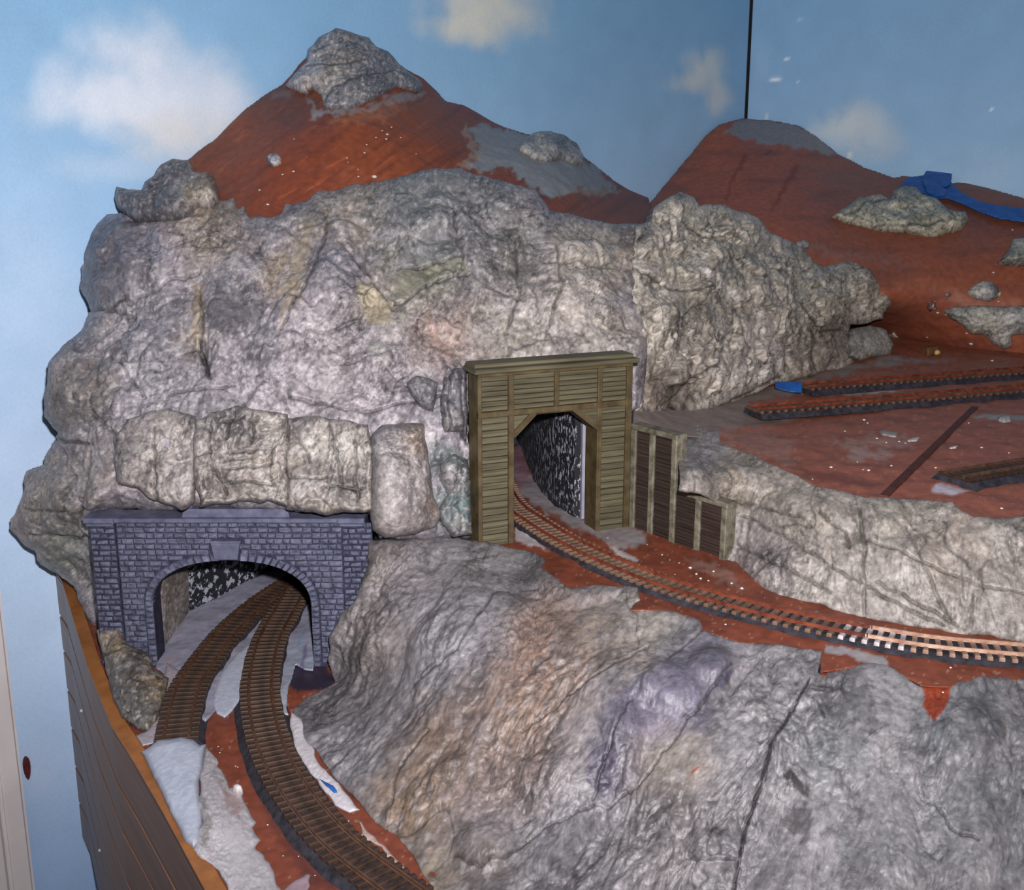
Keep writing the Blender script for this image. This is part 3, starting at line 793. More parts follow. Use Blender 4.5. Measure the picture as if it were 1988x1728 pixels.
cliff_poly = [(262, 410), (208, 419), (190, 437), (176, 465), (165, 489), (167, 507), (157, 518), (158, 560), (172, 591), (174, 602), (158, 634), (120, 687), (97, 708), (95, 743), (86, 768), (86, 810), (102, 831), (114, 840),
              (102, 856), (84, 884), (83, 901), (51, 912), (48, 933), (53, 958), (35, 990), (20, 1007), (21, 1028), (39, 1053), (67, 1070), (70, 1085), (88, 1103), (110, 1112), (144, 1138), (152, 1160), (161, 1192), (169, 1222), (215, 1235), (215, 1020), (225, 990),
              (320, 994), (450, 984), (560, 992), (715, 998), (735, 1045), (850, 1046), (905, 1046), (935, 1048), (940, 735), (1215, 716), (1222, 800), (1250, 800), (1262, 600), (1255, 480), (1238, 430), (1199, 434), (1121, 420), (1065, 408), (1054, 386), (1037, 367), (987, 352), (938, 339), (896, 328), (846, 326), (811, 331), (748, 347),
              (706, 356), (663, 363), (614, 371), (599, 388), (553, 395), (542, 415), (525, 422), (486, 417), (475, 398), (462, 405), (451, 386), (430, 392), (419, 366), (400, 350), (360, 345), (300, 380)]
cliff_cracks = [[(385, 560), (392, 640), (388, 680), (405, 730)], [(640, 430), (610, 520), (545, 640)], [(660, 470), (740, 560), (765, 600)], [(766, 590), (850, 545), (910, 530)], [(250, 590), (330, 545), (385, 525)],
                [(165, 600), (240, 606), (262, 618)], [(230, 690), (250, 730), (280, 770)], [(330, 760), (450, 748)], [(170, 800), (230, 850), (262, 870)], [(560, 770), (700, 800), (850, 770)], [(660, 705), (715, 690)],
                [(880, 400), (900, 520)], [(1000, 460), (1010, 560), (985, 640)], [(775, 520), (890, 498)], [(60, 1040), (130, 1046), (180, 1050)], [(170, 860), (160, 960), (150, 1010)], [(55, 985), (130, 995)], [(95, 855), (175, 860)], [(705, 860), (715, 1000)],
                [(1080, 470), (1090, 560), (1060, 650)], [(1060, 505), (1190, 515)]]
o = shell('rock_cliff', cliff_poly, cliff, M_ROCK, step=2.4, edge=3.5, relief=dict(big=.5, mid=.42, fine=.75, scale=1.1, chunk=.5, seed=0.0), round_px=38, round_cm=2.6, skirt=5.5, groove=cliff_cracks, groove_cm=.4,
          bumps=[(640, 500, 50, 90, .9), (480, 610, 70, 45, -.5), (280, 480, 90, 60, .8), (1140, 490, 60, 22, .9), (1130, 580, 70, 60, .6), (220, 520, 50, 90, .9), (130, 720, 40, 60, .9), (840, 440, 90, 60, .5), (735, 690, 30, 26, .7), (860, 780, 26, 60, .7), (300, 700, 70, 60, .5), (90, 980, 50, 60, 1.0)],
          color=rock_paint(LAV, [(230, 520, 60, (112, 108, 116)), (290, 470, 50, (168, 160, 172)), (400, 430, 60, TAN), (440, 600, 55, (118, 114, 122)), (380, 660, 30, OCH), (560, 540, 40, OCH), (600, 440, 30, TAN), (640, 520, 40, (150, 146, 158)), (850, 430, 90, (138, 140, 144)),
                                 (840, 370, 70, (128, 132, 136)), (700, 400, 60, TAN), (820, 520, 60, (152, 148, 128)), (740, 590, 40, CRM), (870, 650, 50, (190, 164, 152)), (1000, 640, 70, CRM), (1130, 580, 60, (214, 200, 186)), (1140, 490, 50, (206, 196, 182)), (1000, 470, 50, (128, 124, 118)), (1220, 480, 50, TAN),
                                 (1190, 660, 40, CRM), (860, 780, 30, (104, 104, 112)), (810, 760, 30, (118, 114, 120)), (880, 990, 30, (120, 140, 140)), (870, 900, 25, (116, 130, 130)), (130, 760, 60, (132, 124, 118)), (140, 660, 50, (128, 122, 126)), (100, 960, 60, (158, 148, 136)), (200, 900, 40, (146, 136, 132)),
                                 (480, 720, 120, (176, 168, 176)), (650, 700, 90, (180, 170, 174)), (300, 700, 70, (150, 146, 156)), (90, 800, 40, (108, 112, 112)), (120, 1080, 40, (130, 136, 122))], masks=[([(400, 590), (430, 565), (500, 555), (522, 580), (490, 620), (450, 640), (405, 640)], (108, 104, 112), 6, 10, .7), ([(372, 540), (395, 560), (398, 600), (385, 640), (392, 660), (378, 665), (368, 600)], OCH, 6, 10, .6), ([(385, 655), (398, 660), (408, 720), (398, 735), (388, 700)], (70, 68, 74), 3, 5, .8),
                                 ([(640, 440), (655, 460), (625, 520), (590, 580), (600, 520), (615, 480)], (122, 118, 130), 5, 8, .6), ([(575, 490), (600, 430), (612, 440), (588, 520), (558, 600), (548, 650), (538, 640), (552, 580)], OCH, 6, 10, .55), ([(690, 540), (720, 550), (760, 590), (760, 625), (730, 630), (700, 590)], (184, 168, 136), 6, 10, .6),  # first patch paints the shading left of the ridge into the colour
                                 ([(770, 470), (880, 450), (890, 495), (775, 520)], (132, 134, 140), 6, 8, .6), ([(770, 525), (895, 500), (910, 525), (830, 545), (765, 580)], (142, 140, 122), 4, 6, .7), ([(680, 420), (720, 370), (800, 335), (900, 345), (990, 360), (1030, 385), (960, 405), (860, 400), (780, 430)], (132, 134, 138), 10, 16, .55),
                                 ([(1065, 470), (1190, 480), (1195, 505), (1140, 512), (1075, 500)], (210, 200, 192), 4, 6, .7), ([(1085, 525), (1150, 520), (1165, 580), (1130, 640), (1095, 600)], (216, 206, 200), 5, 8, .7), ([(985, 500), (1040, 500), (1040, 530), (990, 535)], (98, 94, 90), 6, 12, .6), ([(710, 665), (745, 660), (760, 690), (755, 715), (725, 700)], (204, 198, 194), 3, 4, .7),
                                 ([(262, 412), (190, 440), (165, 500), (160, 560), (178, 600), (240, 604), (258, 560), (262, 500), (285, 430)], (108, 104, 112), 8, 12, .65), ([(835, 600), (850, 640), (880, 700), (865, 700), (840, 650), (825, 610)], (190, 158, 148), 5, 8, .6), ([(95, 760), (150, 700), (215, 690), (230, 740), (200, 800), (140, 830), (95, 810)], (124, 116, 112), 8, 14, .5)], wash=.38, light=(228, 220, 222)))
tag(o, 'big lavender grey plaster rock cliff rising above the stone portal and around the timber portal', 'cliff')

right_cliff = Surf([(1235, 800, 88.5), (1235, 600, 93.5), (1235, 440, 103), (1330, 798, 96), (1400, 789, 101.5), (1500, 752, 111), (1600, 722, 120), (1660, 702, 126), (1660, 640, 130), (1770, 630, 135),
                    (1300, 600, 98), (1400, 600, 107), (1500, 600, 115), (1600, 600, 124), (1300, 380, 111), (1400, 405, 118), (1500, 455, 124), (1600, 515, 130), (1700, 530, 134.5), (1770, 600, 135.5), (1400, 700, 103), (1550, 680, 117), (1320, 720, 96)])
rc_poly = [(1232, 437), (1262, 428), (1268, 402), (1290, 387), (1318, 373), (1345, 380), (1358, 398), (1400, 399), (1440, 409), (1480, 430), (1497, 450), (1530, 465), (1560, 485), (1575, 502), (1600, 516), (1640, 508), (1690, 520), (1710, 545), (1735, 565), (1742, 580), (1725, 600), (1715, 618), (1690, 628), (1648, 632),
           (1650, 660), (1662, 700), (1640, 716), (1600, 722), (1560, 735), (1520, 742), (1480, 757), (1440, 774), (1400, 790), (1360, 800), (1310, 808), (1262, 804), (1228, 806), (1226, 700), (1222, 560)]
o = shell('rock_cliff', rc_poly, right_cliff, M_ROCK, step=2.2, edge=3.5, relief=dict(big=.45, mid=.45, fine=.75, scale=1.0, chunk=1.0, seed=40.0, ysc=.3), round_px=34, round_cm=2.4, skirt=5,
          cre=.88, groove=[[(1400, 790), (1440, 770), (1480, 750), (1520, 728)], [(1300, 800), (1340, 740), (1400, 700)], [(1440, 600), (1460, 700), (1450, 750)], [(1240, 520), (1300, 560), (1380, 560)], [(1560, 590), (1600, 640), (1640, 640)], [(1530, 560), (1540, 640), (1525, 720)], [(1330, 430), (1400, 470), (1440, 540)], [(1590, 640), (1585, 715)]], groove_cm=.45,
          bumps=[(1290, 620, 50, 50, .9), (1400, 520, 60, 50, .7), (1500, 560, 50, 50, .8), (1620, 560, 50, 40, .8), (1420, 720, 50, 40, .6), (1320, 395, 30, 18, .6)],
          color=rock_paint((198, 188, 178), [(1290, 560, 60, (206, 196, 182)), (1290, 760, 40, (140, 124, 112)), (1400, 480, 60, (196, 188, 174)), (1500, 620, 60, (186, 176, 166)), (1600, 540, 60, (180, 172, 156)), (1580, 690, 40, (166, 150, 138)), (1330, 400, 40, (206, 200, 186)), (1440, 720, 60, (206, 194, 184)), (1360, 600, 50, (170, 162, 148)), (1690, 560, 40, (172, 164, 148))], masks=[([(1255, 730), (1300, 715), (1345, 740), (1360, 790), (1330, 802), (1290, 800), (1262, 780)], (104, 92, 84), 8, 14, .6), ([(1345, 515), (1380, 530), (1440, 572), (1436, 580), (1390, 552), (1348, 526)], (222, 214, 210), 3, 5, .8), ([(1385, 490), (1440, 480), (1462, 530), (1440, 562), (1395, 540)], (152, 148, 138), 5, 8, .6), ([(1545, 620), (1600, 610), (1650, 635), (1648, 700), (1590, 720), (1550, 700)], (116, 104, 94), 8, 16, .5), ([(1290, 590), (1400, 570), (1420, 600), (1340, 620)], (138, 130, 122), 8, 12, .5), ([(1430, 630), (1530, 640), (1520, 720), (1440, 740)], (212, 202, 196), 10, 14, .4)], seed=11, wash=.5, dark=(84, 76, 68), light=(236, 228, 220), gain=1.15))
tag(o, 'pale cream craggy rock cliff behind the yard tracks, right of the timber portal', 'cliff')

slope = Surf([(600, 1340, 'z', .4), (608, 1440, 'z', .4), (650, 1512, 'z', .3), (706, 1574, 'z', .3), (770, 1622, 'z', .3), (832, 1712, 'z', .3), (900, 1800, 'z', .2),
              (722, 1055, 76.5), (700, 1150, 75.2), (640, 1250, 74.2), (650, 1305, 'z', .8), (800, 1060, 'z', 9), (915, 1052, 'z', 8.9), (1000, 1066, 'z', 8.8), (1100, 1135, 'z', 8.7), (1240, 1155, 'z', 8.8), (1372, 1223, 'z', 8.7),
              (1530, 1253, 'z', 8.7), (1675, 1290, 'z', 8.7), (1840, 1330, 'z', 8.6), (1988, 1318, 'z', 8.7), (2090, 1332, 'z', 8.7),
              (800, 1200, 'z', 7.0), (850, 1350, 'z', 4.6), (740, 1400, 'z', 2.4), (740, 1540, 'z', 1.0), (900, 1250, 'z', 7.2), (1000, 1450, 'z', 4.2), (900, 1560, 'z', 2.0), (1000, 1650, 'z', 1.3), (1150, 1300, 'z', 7.4), (1200, 1430, 'z', 5.8), (1200, 1560, 'z', 3.8), (1400, 1370, 'z', 7.6), (1400, 1540, 'z', 5.2), (1400, 1728, 'z', 2.6),
              (1700, 1410, 'z', 7.6), (1700, 1560, 'z', 5.4), (1700, 1728, 'z', 3.0), (2000, 1450, 'z', 7.2), (2000, 1600, 'z', 5.2), (2000, 1728, 'z', 3.4), (1000, 1850, 'z', .2), (1500, 1900, 'z', .4), (2050, 1920, 'z', .8)])
slope_poly = [(716, 1046), (760, 1050), (800, 1046), (850, 1042), (915, 1048), (960, 1054), (1000, 1066), (1040, 1072), (1060, 1086), (1050, 1100), (1075, 1120), (1110, 1140), (1180, 1135), (1238, 1139), (1245, 1163), (1222, 1180), (1288, 1183), (1348, 1195), (1372, 1223), (1429, 1244), (1527, 1251), (1594, 1265), (1590, 1308), (1640, 1297), (1675, 1288), (1728, 1293), (1756, 1311), (1784, 1328), (1841, 1330), (1904, 1311), (1988, 1315), (2260, 1346),
              (2260, 1910), (960, 1910), (900, 1800), (846, 1736), (829, 1712), (801, 1663), (769, 1621), (741, 1610), (706, 1572), (684, 1543), (646, 1508), (618, 1462), (590, 1440), (572, 1400), (570, 1372), (600, 1352), (650, 1326), (636, 1280), (640, 1235), (662, 1190), (690, 1168), (704, 1130), (714, 1090)]
slope_cracks = [[(1570, 1315), (1540, 1370), (1500, 1440), (1480, 1520), (1445, 1610), (1430, 1690), (1420, 1750)], [(1225, 1360), (1165, 1500), (1150, 1550)], [(1420, 1290), (1330, 1400), (1240, 1520), (1180, 1560)], [(880, 1660), (930, 1680), (985, 1660), (1060, 1600), (1150, 1560)], [(1335, 1660), (1380, 1672), (1430, 1665)],
                [(1820, 1560), (1850, 1610), (1900, 1630)], [(760, 1560), (770, 1500), (830, 1420)], [(960, 1150), (880, 1260), (800, 1330)], [(1260, 1250), (1120, 1330), (1010, 1420)], [(1400, 1180), (1300, 1280)]]
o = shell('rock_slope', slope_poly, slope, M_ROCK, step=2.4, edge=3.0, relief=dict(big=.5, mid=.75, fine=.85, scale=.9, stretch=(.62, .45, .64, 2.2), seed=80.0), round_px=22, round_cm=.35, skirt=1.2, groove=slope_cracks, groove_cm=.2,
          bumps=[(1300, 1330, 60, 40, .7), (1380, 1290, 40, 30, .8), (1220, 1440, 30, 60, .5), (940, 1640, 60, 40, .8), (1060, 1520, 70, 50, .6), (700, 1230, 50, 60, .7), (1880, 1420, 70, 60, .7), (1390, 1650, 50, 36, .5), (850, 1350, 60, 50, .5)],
          color=rock_paint((142, 138, 143), [(800, 1150, 70, (170, 162, 168)), (720, 1220, 60, (142, 130, 124)), (740, 1090, 40, (126, 116, 106)), (900, 1220, 70, (160, 156, 164)), (900, 1130, 60, (160, 158, 162)), (1000, 1380, 80, (152, 126, 110)), (860, 1450, 60, (134, 110, 92)), (1050, 1260, 70, (170, 138, 120)), (1180, 1230, 60, (168, 152, 140)), (800, 1560, 60, (156, 130, 108)),
                                 (660, 1440, 60, (152, 148, 152)), (720, 1380, 50, (132, 124, 126)), (960, 1500, 70, (140, 122, 116)), (1230, 1400, 40, (128, 118, 142)), (1330, 1340, 50, (118, 112, 136)), (1390, 1290, 36, (124, 118, 142)), (1200, 1500, 40, (100, 92, 110)), (1100, 1330, 50, (160, 142, 134)), (1150, 1450, 50, (150, 144, 146)),
                                 (1300, 1480, 60, (160, 148, 138)), (1480, 1330, 90, (156, 152, 156)), (1600, 1450, 90, (142, 144, 148)), (1750, 1350, 50, (158, 156, 160)), (1880, 1400, 80, (112, 116, 122)), (1900, 1600, 90, (124, 126, 132)), (1700, 1620, 90, (130, 130, 136)), (1500, 1600, 80, (140, 136, 142)), (1300, 1640, 80, (136, 128, 130)), (1100, 1640, 70, (130, 126, 132)), (1400, 1720, 90, (122, 118, 124)), (940, 1660, 50, (110, 98, 94)), (840, 1690, 40, (152, 138, 122)), (1550, 1520, 20, (96, 92, 92)), (1250, 1200, 40, (180, 172, 162))],
                           masks=[([(1569, 1314), (1574, 1318), (1545, 1372), (1506, 1442), (1486, 1520), (1462, 1580), (1452, 1612), (1436, 1690), (1426, 1750), (1419, 1750), (1428, 1690), (1442, 1610), (1470, 1522), (1496, 1440), (1538, 1370)], (66, 58, 64), 1.5, 3, .8), ([(1782, 1318), (1795, 1345), (1792, 1365), (1802, 1385), (1814, 1396), (1830, 1380), (1843, 1355), (1846, 1325), (1820, 1310)], (150, 66, 42), 3, 3, 1.0),
                                  ([(1590, 1300), (1600, 1270), (1700, 1285), (1650, 1296), (1610, 1306), (1594, 1314)], (148, 66, 44), 3, 3, .9),
                                  ([(1340, 1500), (1352, 1490), (1362, 1486), (1350, 1500), (1342, 1506)], (150, 60, 40), 2, 2, .8),
                                  ([(1520, 1500), (1535, 1490), (1575, 1530), (1568, 1545), (1525, 1520)], (66, 62, 64), 3, 4, .85), ([(1525, 1560), (1570, 1555), (1580, 1600), (1545, 1625), (1515, 1600)], (82, 76, 80), 5, 10, .7),
                                  ([(1374, 1234), (1424, 1294), (1409, 1329), (1344, 1344), (1274, 1364), (1264, 1404), (1229, 1429), (1194, 1479), (1174, 1549), (1139, 1514), (1144, 1454), (1179, 1389), (1204, 1354), (1274, 1314), (1304, 1279), (1339, 1244)], (112, 107, 122), 6, 14, .65), ([(1180, 1450), (1215, 1430), (1196, 1480), (1174, 1548), (1142, 1515), (1150, 1470)], (78, 70, 92), 5, 14, .7), ([(1380, 1330), (1424, 1296), (1412, 1328)], (62, 58, 80), 3, 5, .7)], seed=23, wash=.3, dark=(64, 60, 66), light=(176, 170, 174), grain=(.62, .45, .64, 2.2), gain=.86))
tag(o, 'wide grey and brown plaster rock slope falling from the middle track to the front', 'rock')

ledge = Surf([(1330, 845, 'z', 14.5), (1400, 868, 'z', 14.5), (1490, 898, 'z', 14.5), (1600, 945, 'z', 14.5), (1700, 965, 'z', 14.5), (1800, 972, 'z', 14.5), (1900, 1000, 'z', 14.5), (2000, 1005, 'z', 14.5), (2110, 1030, 'z', 14.5),
              (1415, 1085, 'z', 8.6), (1500, 1150, 'z', 8.6), (1600, 1180, 'z', 8.6), (1700, 1205, 'z', 8.6), (1850, 1228, 'z', 8.6), (2000, 1248, 'z', 8.6), (2110, 1258, 'z', 8.6),
              (1420, 970, 'z', 12.4), (1500, 1040, 'z', 11.2), (1600, 1070, 'z', 11.6), (1750, 1100, 'z', 11.6), (1900, 1120, 'z', 11.6), (2050, 1140, 'z', 11.6), (1345, 920, 76)])
ledge_poly = [(1322, 842), (1345, 818), (1372, 832), (1396, 838), (1400, 858), (1420, 868), (1460, 880), (1500, 902), (1545, 922), (1580, 942), (1640, 952), (1680, 964), (1730, 968), (1800, 968), (1850, 978), (1890, 1004), (1930, 1006), (1988, 1000), (2260, 1068),
              (2260, 1274), (1988, 1250), (1940, 1238), (1900, 1232), (1860, 1234), (1830, 1226), (1760, 1216), (1700, 1204), (1640, 1192), (1590, 1174), (1520, 1156), (1470, 1140), (1430, 1118), (1398, 1098), (1402, 1060), (1404, 985), (1380, 968), (1316, 950), (1318, 880)]
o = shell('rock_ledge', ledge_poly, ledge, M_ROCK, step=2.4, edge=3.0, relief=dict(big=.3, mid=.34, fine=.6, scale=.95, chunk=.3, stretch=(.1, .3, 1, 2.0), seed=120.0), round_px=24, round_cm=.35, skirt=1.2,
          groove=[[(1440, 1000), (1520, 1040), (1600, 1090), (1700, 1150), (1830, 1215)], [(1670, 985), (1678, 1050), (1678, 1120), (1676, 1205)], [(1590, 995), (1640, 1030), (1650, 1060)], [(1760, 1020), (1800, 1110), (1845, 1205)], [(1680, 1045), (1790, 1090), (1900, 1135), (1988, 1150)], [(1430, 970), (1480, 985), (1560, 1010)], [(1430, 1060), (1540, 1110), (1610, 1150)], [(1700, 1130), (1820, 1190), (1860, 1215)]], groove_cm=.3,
          bumps=[(1440, 930, 50, 30, .8), (1560, 990, 60, 40, .6), (1700, 1000, 60, 30, .4), (1780, 1080, 50, 40, .4), (1930, 1040, 60, 30, .5), (1500, 1100, 60, 30, .4)],
          color=rock_paint((162, 152, 148), [(1350, 850, 36, (158, 154, 160)), (1440, 920, 50, (160, 148, 134)), (1560, 990, 60, (170, 160, 148)), (1480, 1080, 60, (156, 148, 150)), (1600, 1100, 60, (162, 152, 144)), (1750, 1010, 60, (154, 148, 138)), (1700, 1120, 80, (158, 150, 146)), (1850, 1070, 80, (164, 152, 142)), (1900, 1190, 80, (156, 148, 144)), (1960, 1030, 50, (142, 138, 134))], seed=31, wash=.35, dark=(82, 74, 70), light=(206, 198, 194)))
tag(o, 'pale rock retaining face with scored joints between middle track and yard', 'rock')

# ---------------------------------------------------------------- separate rock castings and boulders
def on(surf, off):
    """a surface lying off cm in front of another one"""
    class S:
        def t(s, px, py): return surf.t(px, py) - off
    return S()

def rock(name, outline, surf, label, cat='rock', off=.1, dome=1.2, dome_px=40, big=.35, mid=.5, fine=.8, scale=.8, chunk=.2, base=LAV, blobs=(), masks=(), seed=0.0, step=2.0, edge=2.5, round_px=16, round_cm=1.0, skirt=2.5, groove=None, wash=.5, dark=(70, 66, 72), light=(216, 208, 206), stretch=None, bumps=None, group=None):
    gain = 1.45 if surf in (hill, hill2) else 1.0       # lighter colour makes up for the weaker flash at their distance
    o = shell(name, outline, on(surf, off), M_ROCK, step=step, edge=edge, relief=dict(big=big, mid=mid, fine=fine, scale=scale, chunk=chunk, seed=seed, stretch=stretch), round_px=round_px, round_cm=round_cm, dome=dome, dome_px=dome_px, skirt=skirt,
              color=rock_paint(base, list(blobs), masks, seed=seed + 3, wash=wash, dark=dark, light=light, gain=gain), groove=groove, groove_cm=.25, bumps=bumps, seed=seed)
    return tag(o, label, cat, group)

rock('rock_casting', [(553, 169), (570, 148), (595, 123), (599, 95), (620, 74), (651, 58), (681, 65), (716, 76), (730, 92), (751, 99), (773, 123), (790, 141), (815, 155), (822, 169), (811, 184), (769, 170), (741, 187), (706, 204), (674, 214), (635, 213), (628, 204), (622, 186), (605, 176), (597, 187), (577, 180)], hill,
     'crinkled grey rock peak capping the tall red hill', off=.6, dome=1.6, dome_px=50, base=(140, 140, 146), blobs=[(650, 100, 45, (122, 122, 126)), (690, 170, 45, (112, 114, 122)), (620, 165, 30, (170, 158, 146)), (660, 150, 26, (178, 164, 148)), (600, 130, 30, (156, 156, 166)), (760, 150, 40, (116, 116, 122))], seed=201,
     groove=[[(628, 200), (650, 180), (700, 160), (760, 145), (800, 160)], [(600, 135), (640, 140), (700, 125)]])
rock('rock_casting', [(1004, 293), (1012, 278), (1030, 262), (1068, 256), (1093, 263), (1118, 282), (1132, 306), (1128, 325), (1094, 313), (1060, 316), (1042, 312)], hill,
     'rounded grey rock lump on the right shoulder of the tall red hill', off=.4, dome=1.6, dome_px=34, base=(156, 154, 152), blobs=[(1080, 285, 16, (104, 104, 104)), (1040, 290, 24, (170, 168, 164))], seed=211)
rock('pebble', [(518, 306), (526, 298), (540, 298), (547, 306), (546, 318), (534, 326), (521, 322)], hill, 'small grey pebble stuck on the bare flank of the tall red hill', 'pebble', off=.2, dome=.8, dome_px=14, base=(138, 138, 146), round_px=8, round_cm=.4, skirt=1, edge=1.0, seed=221)
rock('rock_casting', [(229, 364), (252, 372), (276, 372), (282, 356), (299, 345), (313, 324), (338, 312), (366, 313), (378, 330), (380, 336), (415, 346), (424, 370), (424, 392), (408, 406), (385, 404), (372, 420), (350, 428), (300, 432), (262, 432), (231, 408), (225, 386)], cliff,
     'gnarled dark grey rock knob at the top left corner of the cliff', off=1.2, dome=1.8, dome_px=36, big=.6, chunk=.35, base=(128, 124, 130), blobs=[(350, 335, 30, (108, 106, 114)), (260, 390, 40, (90, 88, 96)), (310, 390, 40, (98, 94, 100)), (400, 370, 30, (176, 160, 140)), (240, 385, 12, (176, 170, 160))], seed=231, skirt=4)
DRKL = (64, 60, 62)
rock('rock_block', [(222, 852), (246, 815), (282, 798), (330, 796), (384, 806), (386, 838), (382, 887), (382, 978), (352, 992), (310, 975), (268, 951), (228, 940), (220, 900)], cliff, 'fluted rock block hanging over the left end of the stone portal', 'rock', off=.4, dome=.6, dome_px=10, edge=4, chunk=.5, base=(158, 149, 146), blobs=[(240, 880, 30, (134, 128, 128)), (260, 930, 30, (140, 132, 128)), (330, 870, 30, (196, 186, 182)), (300, 960, 30, (176, 166, 160))], seed=241,
     groove=[[(302, 830), (300, 900), (308, 970)]], stretch=(0, 0, 1, 1.8))
rock('rock_block', [(376, 820), (422, 796), (461, 787), (503, 795), (560, 806), (562, 860), (562, 986), (521, 974), (458, 978), (387, 984), (374, 922)], cliff, 'squared rock block with scored joints hanging over the middle of the stone portal', 'rock', off=.8, dome=.6, dome_px=10, edge=4, chunk=.5, base=(164, 154, 149), blobs=[(425, 830, 30, (110, 104, 104)), (470, 830, 26, (104, 98, 98)), (510, 840, 24, (204, 194, 188)), (400, 870, 26, (176, 168, 164)), (500, 950, 40, (190, 178, 170)), (500, 975, 40, (120, 110, 104))], seed=251,
     groove=[[(440, 878), (492, 876)], [(444, 889), (490, 890)], [(442, 909), (530, 905)], [(430, 935), (530, 938)], [(408, 820), (412, 900), (440, 960)], [(456, 800), (440, 850)], [(500, 810), (485, 860)]])
rock('rock_block', [(553, 855), (556, 812), (598, 808), (651, 812), (716, 822), (724, 880), (724, 992), (640, 1000), (556, 990)], cliff, 'ribbed pale rock block hanging over the right end of the stone portal', 'rock', off=.5, dome=.6, dome_px=10, edge=4, chunk=.5, base=(170, 161, 156), blobs=[(570, 830, 26, (110, 104, 104)), (600, 870, 20, (210, 202, 196)), (660, 880, 26, (204, 196, 190)), (640, 970, 50, (140, 130, 122)), (580, 930, 26, (168, 156, 150)), (700, 930, 14, (214, 206, 204))], seed=261,
     groove=[[(580, 850), (598, 880), (604, 900)], [(560, 930), (640, 928)], [(625, 950), (700, 948)], [(640, 830), (655, 890), (668, 940)], [(690, 860), (692, 970)]], stretch=(0, 0, 1, 1.8))
rock('rock_block', [(718, 848), (741, 825), (783, 822), (822, 824), (829, 882), (838, 952), (853, 1000), (843, 1022), (797, 1038), (748, 1045), (724, 1030), (718, 987), (721, 917)], cliff, 'smooth bulging rock pillar between the stone portal and the timber portal', 'rock', off=.6, dome=1.8, dome_px=40, big=.35, mid=.4, fine=.9, chunk=.15, base=(152, 144, 144), blobs=[(745, 850, 36, (138, 134, 138)), (800, 850, 24, (176, 154, 140)), (825, 980, 20, (176, 152, 136)), (770, 960, 40, (164, 155, 155)), (780, 1025, 40, (150, 140, 138))], seed=271, wash=.25)
rock('rock_block', [(858, 735), (880, 716), (905, 716), (908, 800), (906, 860), (890, 840), (862, 842), (850, 800)], cliff, 'dark cracked rock slab squeezed against the left post of the timber portal', 'rock', off=.7, dome=1.0, dome_px=18, base=(112, 110, 118), blobs=[(886, 770, 14, (132, 130, 140)), (870, 830, 20, (88, 86, 92))], seed=281, groove=[[(868, 735), (866, 840)], [(893, 730), (897, 850)]], stretch=(0, 0, 1, 2.2))
rock('rock_block', [(790, 740), (806, 728), (830, 735), (850, 745), (846, 780), (840, 800), (812, 790), (795, 770)], cliff, 'small dark crumpled rock left of the slab by the timber portal', 'rock', off=.5, dome=.9, dome_px=18, base=(120, 118, 126), seed=286)
rock('rock_block', [(855, 900), (880, 880), (908, 890), (914, 960), (915, 1040), (880, 1042), (858, 1020), (850, 990), (866, 960), (852, 930)], cliff, 'green tinged broken rock beside the foot of the left timber post', 'rock', off=.5, dome=1.0, dome_px=20, base=(150, 150, 152), blobs=[(890, 985, 22, (104, 128, 130)), (885, 895, 18, (116, 132, 130)), (885, 1025, 22, (92, 104, 106)), (870, 930, 18, (178, 172, 176))], seed=291, chunk=.4)

low_left = Surf([(200, 1225, 78), (250, 1240, 76), (300, 1290, 75), (330, 1340, 'z', .6), (290, 1420, 'z', .3), (250, 1400, 'z', .4), (212, 1310, 73.5), (260, 1320, 71.5), (300, 1340, 71)])
rock('rock_casting', [(186, 1226), (205, 1218), (240, 1226), (246, 1250), (272, 1262), (296, 1276), (298, 1300), (330, 1318), (322, 1350), (308, 1400), (290, 1425), (265, 1420), (236, 1396), (218, 1360), (207, 1310), (200, 1270)], low_left, 'dark brown rock in the corner left of the stone portal foot', off=.0, dome=.9, dome_px=26, base=(128, 118, 108), blobs=[(225, 1240, 26, (166, 146, 116)), (262, 1290, 24, (84, 78, 74)), (240, 1330, 30, (104, 98, 92)), (265, 1400, 24, (112, 112, 110)), (300, 1330, 20, (150, 130, 104))], seed=301, groove=[[(240, 1252), (290, 1270)], [(205, 1275), (240, 1262)]], skirt=1.5)

# boulders and castings on the far hillside
rock('rock_casting', [(1614, 424), (1640, 404), (1662, 386), (1690, 382), (1712, 380), (1728, 388), (1732, 374), (1752, 364), (1780, 366), (1794, 380), (1820, 388), (1836, 408), (1852, 412), (1874, 416), (1880, 430), (1868, 446), (1852, 452), (1838, 456), (1800, 462), (1760, 454), (1712, 452), (1680, 444), (1640, 436)], hill2,
     'large crumpled cream and grey rock casting lying on the hillside below the blue tape', off=.5, dome=2.0, dome_px=34, big=.6, base=(168, 162, 144), blobs=[(1670, 392, 26, (120, 122, 110)), (1760, 376, 24, (116, 114, 102)), (1700, 424, 40, (176, 170, 154)), (1800, 410, 40, (158, 154, 130)), (1820, 440, 40, (184, 178, 160))], seed=311, wash=.6, dark=(66, 64, 56), light=(214, 208, 190), edge=2, groove=[[(1640, 425), (1680, 404), (1730, 396)], [(1700, 446), (1780, 446), (1840, 440)], [(1836, 415), (1850, 440)]])
rock('rock_casting', [(1934, 512), (1948, 498), (1958, 484), (1964, 466), (1990, 464), (2030, 470), (2050, 500), (2020, 516), (1970, 520), (1944, 518)], hill2, 'grey green rock lump cut by the right edge of the view, on the hillside', off=.5, dome=1.8, dome_px=30, base=(138, 140, 124), blobs=[(1975, 480, 20, (164, 162, 146)), (1950, 510, 16, (92, 94, 92)), (1985, 510, 20, (96, 98, 88))], seed=321, edge=1.5)
